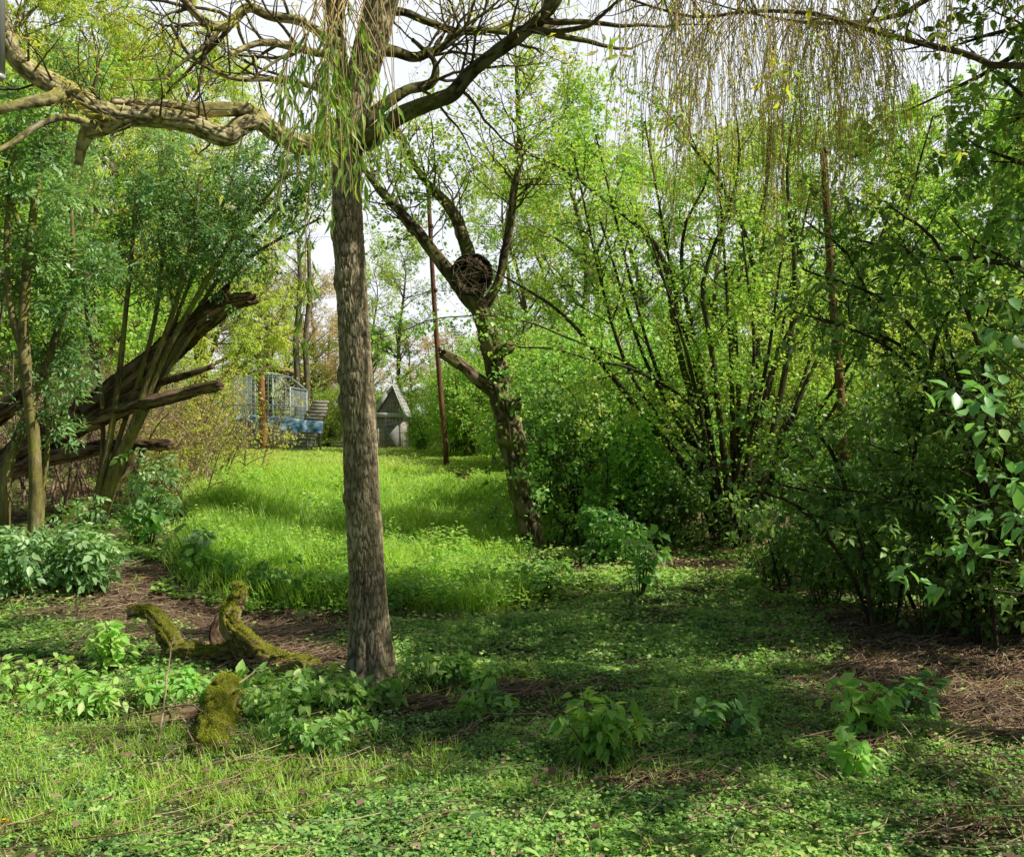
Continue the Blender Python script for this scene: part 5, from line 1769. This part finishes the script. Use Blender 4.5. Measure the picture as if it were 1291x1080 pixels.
    F = np.stack([b, b + 1, b + nx + 2, b + nx + 1], 1)
    nV = len(V)
    F2 = F[:, ::-1] + nV
    e1 = np.arange(nx)
    edge = np.stack([e1, e1 + nV, e1 + 1 + nV, e1 + 1], 1)
    e2 = ny * (nx + 1) + np.arange(nx)
    edge2 = np.stack([e2 + 1, e2 + 1 + nV, e2 + nV, e2], 1)
    obj('roof', np.vstack([V, V2]), [np.concatenate([F, F2, edge, edge2])], M_thatch, t, None, True)
    for xx in (xa + .2, xb - .2):
        for yv in (.25, 1.95):
            MB().tube([(xx, Yt + yv, zt2 - .1), (xx, Yt + yv, ze - .02)], [.06, .055], 10).build('post', M_weathered, t, True)
    rebase(t)
    for px, r, lab in ((374, 4.5, 'pale bare tree trunk behind the right end of the wire cage'), (386, 4.0, 'slimmer grey tree trunk just left of the big furrowed trunk, behind the ramp')):
        Yk = 32.0
        A = stem([(px - 2, 575, r * 1.2), (px, 530, r), (px + 1, 480, r * .95), (px - 1, 430, r * .85), (px + 4, 370, r * .7), (px + 2, 300, r * .4)], Yk, Yk, 24)
        A[0][0, 2] = float(gz(A[0][0, 0], Yk)) - .1
        tt = thing('bare_tree', lab, 'tree', A[0][0])
        S1 = sprout(*trunk_arr(A), 26, (.6, 1.8), (25, 60), (.45, 1), 8, .05, .15, .03)
        S2 = sprout(*S1, 160, (.3, .9), (25, 65), (.1, 1), 6, .02, .16, .008)
        wood_obj('trunk', [(A[0][None], A[1][None], 12)], M_bark_grey, tt)
        wood_obj('branches', [(S1[0], S1[1], 5), (S2[0], S2[1], 3)], M_brush_far, tt)
        rebase(tt)


enclosure()

# pale post at the top left, close to the camera
def pale_post():
    Yp = 2.6
    X0 = wx(-4, Yp)
    zb = float(gz(X0, Yp))
    zh = at(0, 95, Yp)[2]
    t = thing('steel_tube', 'smooth pale grey tube hanging down close by at the top left corner', 'tube', (X0, Yp, zh))
    MB().tube([(X0, Yp, zh), (X0, Yp, zh + .5), (X0, Yp, 3.9)], [.02, .02, .02], 20).build('shaft', M_galv2, t, True)
    MB().tube([(X0, Yp, zh), (X0, Yp, zh - .012)], [.022, .015], 20).build('cap', M_galv2, t, True)
    rebase(t)


# ------------------------------------------------------------------ 8. dead wood on the ground
def log_thing(name, label, cat, partsA, mat, sub=None):
    o = log_obj(name, partsA, mat)
    return tag(o, label, cat)


def fuzz(o, n, parent, seed=0):
    """short moss tufts growing on the upper faces of a log, as a part of it"""
    me = o.data
    m = len(me.vertices)
    co = np.empty(m * 3, np.float32)
    me.vertices.foreach_get('co', co)
    no = np.empty(m * 3, np.float32)
    me.vertices.foreach_get('normal', no)
    co, no = co.reshape(-1, 3), no.reshape(-1, 3)
    f = fbm3(co[:, 0] * 9, co[:, 1] * 9, co[:, 2] * 9, 200 + seed, 3) + .35 * no[:, 2]
    p = sst(.50, .66, f)
    idx = rng.choice(m, n, p=p / p.sum())
    N_ = unit(no[idx] + .6 * rng.normal(size=(n, 3)))
    side = unit(rng.normal(size=(n, 3)))
    L = rng.uniform(.005, .013, n)
    V, F, k = cards(co[idx] + rng.normal(size=(n, 3)) * .003 - no[idx] * .002, N_, side, L, L * .34, 'dia')
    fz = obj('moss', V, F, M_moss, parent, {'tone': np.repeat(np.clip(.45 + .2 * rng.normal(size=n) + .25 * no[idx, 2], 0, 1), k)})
    return fz


M_moss = leaf_mat('moss_tuft', [(0, (.03, .042, .004)), (.5, (.085, .098, .009)), (1, (.17, .17, .02))], transl=.3, rough=.8, spec=.1, gain=4.6, hue=(1, 1, 1))


def mossy_wood():
    b = gp(320, 838)
    Y = b[1]
    z = b[2]
    t = thing('mossy_stump', 'moss-covered fallen limb with two upright broken arms on the bare soil', 'stump', b)
    A = stem([(215, 838, 13), (245, 830, 14), (280, 828, 15), (310, 822, 17), (335, 828, 15), (360, 834, 10), (388, 838, 7)], Y + .1, Y, 30)
    A[0][:, 2] = np.maximum(A[0][:, 2], gz(A[0][:, 0], A[0][:, 1]) + A[1] * .35)
    B = stem([(318, 826, 18), (304, 806, 14), (291, 790, 12), (290, 775, 12), (297, 760, 10), (303, 748, 8), (305, 738, 6)], Y, Y + .1, 26)
    B2 = stem([(305, 742, 6), (300, 738, 5), (294, 739, 4)], Y + .1, Y + .1, 10)
    Cc = stem([(232, 838, 11), (222, 822, 12), (212, 803, 12), (203, 787, 10), (192, 774, 9), (178, 770, 7), (163, 774, 5)], Y + .1, Y + .25, 26)
    Dd = stem([(282, 818, 11), (273, 802, 10), (277, 785, 9), (285, 772, 6)], Y + .25, Y + .45, 20)
    tk = log_obj('trunk', [log_mesh(*A, 60, 260, .028, .03, .14, 71, (True, True), ragged=.03)], M_mossy, t)
    a1 = log_obj('arm', [log_mesh(*B, 56, 260, .030, .03, .12, 72, (False, True)), log_mesh(*B2, 20, 40, .008, .03, .1, 73, (False, True), ragged=.02)], M_mossy, t)
    a2 = log_obj('arm', [log_mesh(*Cc, 50, 220, .022, .03, .12, 74, (False, True), ragged=.03)], M_mossy, t)
    log_obj('arm', [log_mesh(*Dd, 32, 120, .014, .035, .2, 75, (False, True), ragged=.04)], M_deadwood, t)
    fuzz(tk, 20000, t, 1)
    fuzz(a1, 13000, t, 2)
    fuzz(a2, 9000, t, 3)
    rebase(t)
    p0, p1 = gp(268, 946), gp(292, 868)
    pts = [p0 + (p1 - p0) * u for u in np.linspace(-.05, 1, 6)]
    P = np.array(pts)
    P[:, 2] = gz(P[:, 0], P[:, 1]) + np.array([.01, .04, .055, .065, .05, .01])
    ml = thing('mossy_log', 'short log thickly covered in yellow-green moss, lying towards the camera', 'log', P[0])
    lg = log_obj('trunk', [log_mesh(P, np.array([.065, .09, .085, .095, .09, .06]), 64, 220, .035, .04, .2, 76, (True, True), ragged=.05)], M_mossy, ml)
    fuzz(lg, 30000, ml, 4)
    rebase(ml)
    for pts, rr, lab in (([(190, 912), (250, 905), (300, 915)], .035, 'rotten brown log half sunk in the leaves left of the mossy log'), ([(345, 850), (400, 838), (385, 835)], .03, 'stubby moss-topped root piece between the stump and the big trunk')):
        P = np.array([gp(*q) for q in pts])
        P[:, 2] += rr * .5
        C = catmull(P, 12)
        log_thing('rotten_log', lab, 'log', [log_mesh(C, np.full(12, rr), 36, 100, .014, .04, .2, 77, (True, True), ragged=.04)], M_mossy if rr < .033 else M_deadwood)


mossy_wood()


def sticks():
    data = [([(213, 835), (219, 818), (222, 842)], 0, ''),
            ([(200, 945), (212, 905), (222, 868), (240, 858)], .006, 'pale forked stick standing up beside the mossy log', .22),
            ([(222, 893), (232, 920), (250, 960), (262, 985)], .008, 'thin pale stick fallen forward beside the mossy log', .03),
            ([(170, 905), (230, 912), (270, 930), (330, 945)], .007, 'long reddish bramble stem crossing the mossy log', .10),
            ([(240, 940), (290, 895), (340, 850), (365, 805)], .006, 'thin dark stem slanting up behind the mossy log', .10),
            ([(260, 968), (300, 970), (350, 966), (420, 962)], .009, 'pale broken stick flat on the leaves below the mossy log', .03),
            ([(560, 940), (585, 932), (608, 924)], .008, 'short whitish stick lying in the leaves right of the big trunk', .03),
            ([(905, 1030), (960, 1035), (1010, 1050), (1070, 1082)], .006, 'long curved pale stem on the ground at the lower right', .05),
            ([(870, 1015), (890, 1000), (905, 1022)], .006, 'short bent stick on the bare patch at the bottom', .04),
            ([(1195, 735), (1250, 745), (1320, 762)], .012, 'grey fallen branch low in the shade at the right edge', .16),
            ([(560, 885), (575, 868), (592, 858)], .009, 'small brown stick on bare soil right of the big trunk', .03),
            ([(390, 780), (440, 772), (500, 755)], .008, 'pale dry branch on the soil behind the big trunk', .03),
            ([(1080, 960), (1100, 945), (1130, 950)], .006, 'thin reddish twig beside the sapling at lower right', .03)]
    for d in data[1:]:
        pts, r, lab, h = d
        P = np.array([gp(*q) for q in pts])
        w = np.linspace(0, 1, len(P))
        P[:, 2] += .015 + h * np.sin(np.pi * w) + (h * w if h > .15 else 0)
        C = catmull(P, 20)
        C[1:-1] += rng.normal(size=(18, 3)) * r * .6
        m = MB()
        m.tube(C, np.linspace(r, r * .4, 20), 8)
        for q in range(3):
            i = int(rng.integers(5, 16))
            dirv = unit((C[i + 1] - C[i])[None])[0] + rng.normal(size=3) * .5
            dirv[2] = abs(dirv[2]) * .5
            m.tube([C[i], C[i] + dirv * r * 8, C[i] + dirv * r * 16 + rng.normal(size=3) * r * 2], [r * .5, r * .4, r * .2], 5)
        o = m.build('fallen_stick', M_brush, None, True)
        tag(o, lab, 'stick')
    # dark little stump in the meadow
    b = gp(584, 612)
    A = np.array([[b[0], b[1], b[2] - .1], [b[0], b[1], b[2] + .1], [b[0] + .01, b[1], b[2] + .22]])
    o = log_obj('cut_stump', [log_mesh(A, np.array([.15, .125, .12]), 36, 60, .02, .05, .2, 79, (False, True))], M_deadwood)
    tag(o, 'small dark cut stump standing in the sunny meadow grass', 'stump')


sticks()

# ------------------------------------------------------------------ 9. plants one can tell apart
plants = [
    ('broadleaf_plant', 'large bright pointed-leaf plant alone in the foreground right of centre', 755, 962, .24, .30, M_bright, (.055, .10), 30, 0, 'oval', .5, .30),
    ('sapling', 'leafy sapling in the shade at the lower right, taller of the two there', 1085, 925, .22, .28, M_mid, (.07, .11), 12, 0, 'oval', .6, .6),
    ('sapling', 'short pale sapling in front of the taller one at the lower right', 1072, 972, .15, .16, M_mid, (.06, .10), 8, 0, 'oval', .6, .62),
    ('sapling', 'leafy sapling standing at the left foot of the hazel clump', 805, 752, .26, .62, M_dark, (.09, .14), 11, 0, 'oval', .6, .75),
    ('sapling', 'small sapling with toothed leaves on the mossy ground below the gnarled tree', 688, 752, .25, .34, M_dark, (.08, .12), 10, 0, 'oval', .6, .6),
    ('nettle_plant', 'pale leafy plant just right of the foot of the big trunk', 540, 868, .28, .2, M_cover2, (.035, .065), 28, 0, 'heart', .75, .6),
    ('nettle_plant', 'nettle clump close against the front of the big trunk', 474, 892, .20, .13, M_cover2, (.05, .085), 18, 0, 'heart', .7, .55),
    ('nettle_plant', 'tall nettle clump left of the foot of the big trunk', 415, 898, .30, .22, M_cover2, (.035, .065), 34, 0, 'heart', .7, .6),
    ('nettle_plant', 'nettle clump right beside the mossy log', 345, 908, .28, .19, M_cover2, (.035, .065), 32, 0, 'heart', .7, .62),
    ('nettle_plant', 'nettle clump behind the mossy log, in front of the stump', 352, 872, .24, .12, M_cover2, (.05, .08), 18, 0, 'heart', .7, .6),
    ('nettle_plant', 'shaded nettles in front of the big trunk, nearest the camera', 400, 945, .30, .18, M_cover2, (.035, .06), 28, 0, 'heart', .7, .45),
    ('nettle_plant', 'low nettles on the open ground left of the large bright pointed-leaf plant', 625, 905, .25, .14, M_cover2, (.05, .08), 14, 0, 'heart', .7, .5),
    ('bramble_plant', 'upright pale leafy plant left of the mossy arm on the bare soil', 140, 850, .26, .36, M_mid, (.05, .09), 20, 0, 'oval', .6, .7),
    ('bramble_plant', 'low leafy plant at the left edge above the grass', 30, 880, .35, .22, M_mid, (.045, .08), 24, 0, 'oval', .6, .7),
    ('bramble_plant', 'bright leafy plant above the grass tuft at lower left', 110, 905, .34, .22, M_mid, (.05, .085), 24, 0, 'oval', .55, .75),
    ('bramble_plant', 'leafy plant in front of the rotten log at left', 205, 886, .22, .18, M_mid, (.045, .08), 18, 0, 'oval', .6, .6),
    ('bramble_plant', 'small leafy plant on bare soil under the left mossy arm', 228, 880, .16, .12, M_mid, (.06, .09), 10, 0, 'oval', .6, .55),
    ('bramble_plant', 'low leafy plant right of the pale foot-of-trunk plant in half shade', 600, 870, .25, .16, M_mid, (.05, .08), 12, 0, 'oval', .6, .55),
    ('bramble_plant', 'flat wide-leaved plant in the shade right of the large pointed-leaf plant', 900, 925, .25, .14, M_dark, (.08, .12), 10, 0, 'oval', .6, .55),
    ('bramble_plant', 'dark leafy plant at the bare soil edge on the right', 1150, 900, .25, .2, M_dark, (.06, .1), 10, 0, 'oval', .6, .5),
    ('nettle_plant', 'nettle clump on the meadow edge behind the big trunk', 505, 770, .3, .24, M_cover2, (.05, .08), 16, 0, 'heart', .7, .5),
    ('nettle_plant', 'bushy nettles at the meadow edge left of the big trunk', 415, 762, .4, .3, M_cover2, (.05, .08), 24, 0, 'heart', .7, .5),
    ('nettle_plant', 'dark nettles at the meadow edge above the mossy arm', 330, 752, .45, .34, M_cover2, (.05, .08), 24, 0, 'heart', .7, .42),
    ('bramble_plant', 'leafy plant between the bare soil and the meadow nettles', 270, 735, .35, .3, M_mid, (.07, .11), 14, 0, 'oval', .6, .5),
]

for (nm, lab, px, py, sp, h, mt, L, ns_, comp, kind, asp, tn) in plants:
    low_bush(nm, lab, px, py, sp, h, ns_, mt, L, tone=(tn, .17), nst=ns_, compound=comp, kind=kind, asp=asp, dens=1.15 if h > .3 else .95, flat=.7, cat='sapling' if nm == 'sapling' else 'plant')


def dandelion():
    b = gp(6, 1058)
    t = thing('dandelion', 'single yellow dandelion flower at the bottom left corner', 'flower', b)
    m = MB()
    c = b + np.array([0, 0, .07])
    m.tube([b, b + [.003, 0, .04], c], [.002, .002, .002], 6)
    m.build('stalk', M_twig_green, t, True)
    parts = []
    for q in range(3):
        n = 22 - q * 5
        a = np.arange(n) / n * 2 * np.pi + q
        D = np.c_[np.cos(a), np.sin(a), np.full(n, .15 + .45 * q)]
        V, F, k = cards(np.tile(c, (n, 1)), D, np.tile([0, 0, 1.], (n, 1)), np.full(n, .018 - .003 * q), np.full(n, .005), 'dia')
        parts.append((V, F, np.repeat(rng.random(n), k)))
    leaves_obj('petals', parts, M_yflower, t)
    n = 7
    a = np.arange(n) / n * 2 * np.pi
    V, F, k = cards(np.tile(b, (n, 1)), np.c_[np.cos(a), np.sin(a), np.full(n, .3)], np.tile([0, 0, 1.], (n, 1)), rng.uniform(.05, .08, n), np.full(n, .018), 'lance')
    leaves_obj('leaves', [(V, F, np.full(n * k, .6))], M_mid, t)
    rebase(t)


dandelion()
pale_post()

# ------------------------------------------------------------------ light, sky, camera
EL, AZ = math.radians(49), math.radians(102)      # azimuth measured clockwise from the view direction (+Y)
sv = np.array([math.sin(AZ) * math.cos(EL), math.cos(AZ) * math.cos(EL), math.sin(EL)])
import mathutils
L = bpy.data.lights.new('sun', 'SUN')
L.energy = 5.0
L.angle = math.radians(.53)
L.color = (1.0, .95, .86)
lo = bpy.data.objects.new('sun', L)
lo.rotation_euler = mathutils.Vector(sv).to_track_quat('Z', 'Y').to_euler()
lo.location = (12, 4, 20)
COL.objects.link(lo)
w = bpy.data.worlds.new('World')
scene.world = w
w.use_nodes = True
nt = w.node_tree
bg = nt.nodes['Background']
sky = nt.nodes.new('ShaderNodeTexSky')
sky.sky_type = 'NISHITA'
sky.sun_disc = False
sky.sun_elevation = EL
sky.sun_rotation = AZ
sky.air_density = 1.0
sky.dust_density = 1.5
sky.ozone_density = 1.0
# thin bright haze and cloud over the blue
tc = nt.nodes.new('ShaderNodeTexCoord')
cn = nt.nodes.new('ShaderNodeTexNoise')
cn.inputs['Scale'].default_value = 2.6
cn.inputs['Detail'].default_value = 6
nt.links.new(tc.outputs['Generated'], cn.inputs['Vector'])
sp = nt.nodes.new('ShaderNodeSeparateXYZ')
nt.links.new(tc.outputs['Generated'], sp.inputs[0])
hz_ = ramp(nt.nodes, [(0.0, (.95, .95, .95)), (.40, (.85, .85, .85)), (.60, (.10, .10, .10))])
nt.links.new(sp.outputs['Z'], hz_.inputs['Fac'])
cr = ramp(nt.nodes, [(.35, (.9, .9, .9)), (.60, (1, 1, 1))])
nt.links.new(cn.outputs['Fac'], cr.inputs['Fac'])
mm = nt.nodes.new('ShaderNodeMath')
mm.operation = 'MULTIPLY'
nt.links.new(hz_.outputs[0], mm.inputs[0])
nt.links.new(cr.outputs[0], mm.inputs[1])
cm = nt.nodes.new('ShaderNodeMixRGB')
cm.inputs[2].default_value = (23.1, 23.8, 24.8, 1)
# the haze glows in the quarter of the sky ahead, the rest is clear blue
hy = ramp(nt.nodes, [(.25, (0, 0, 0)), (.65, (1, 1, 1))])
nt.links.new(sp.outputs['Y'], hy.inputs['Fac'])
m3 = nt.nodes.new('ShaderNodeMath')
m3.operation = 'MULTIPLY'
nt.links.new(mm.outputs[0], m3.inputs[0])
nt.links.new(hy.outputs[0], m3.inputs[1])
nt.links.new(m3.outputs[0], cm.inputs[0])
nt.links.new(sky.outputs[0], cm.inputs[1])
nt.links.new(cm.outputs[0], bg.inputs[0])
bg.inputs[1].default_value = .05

cam = bpy.data.cameras.new('camera')
cam.sensor_fit = 'HORIZONTAL'
cam.sensor_width = 36
cam.lens = 36 * FPX / 1291
cam.clip_start = .05
cam.clip_end = 1500
co = bpy.data.objects.new('camera', cam)
co.location = (0, 0, EYE)
co.rotation_euler = (math.radians(90), 0, 0)
COL.objects.link(co)
scene.camera = co
scene.view_settings.view_transform = 'Standard'
scene.view_settings.look = 'None'
scene.view_settings.exposure = 0
scene.view_settings.gamma = 1
c = scene.cycles
c.max_bounces = 7
c.diffuse_bounces = 2
c.glossy_bounces = 2
c.transmission_bounces = 4
c.transparent_max_bounces = 4
c.caustics_reflective = False
c.caustics_refractive = False
c.sample_clamp_indirect = 8
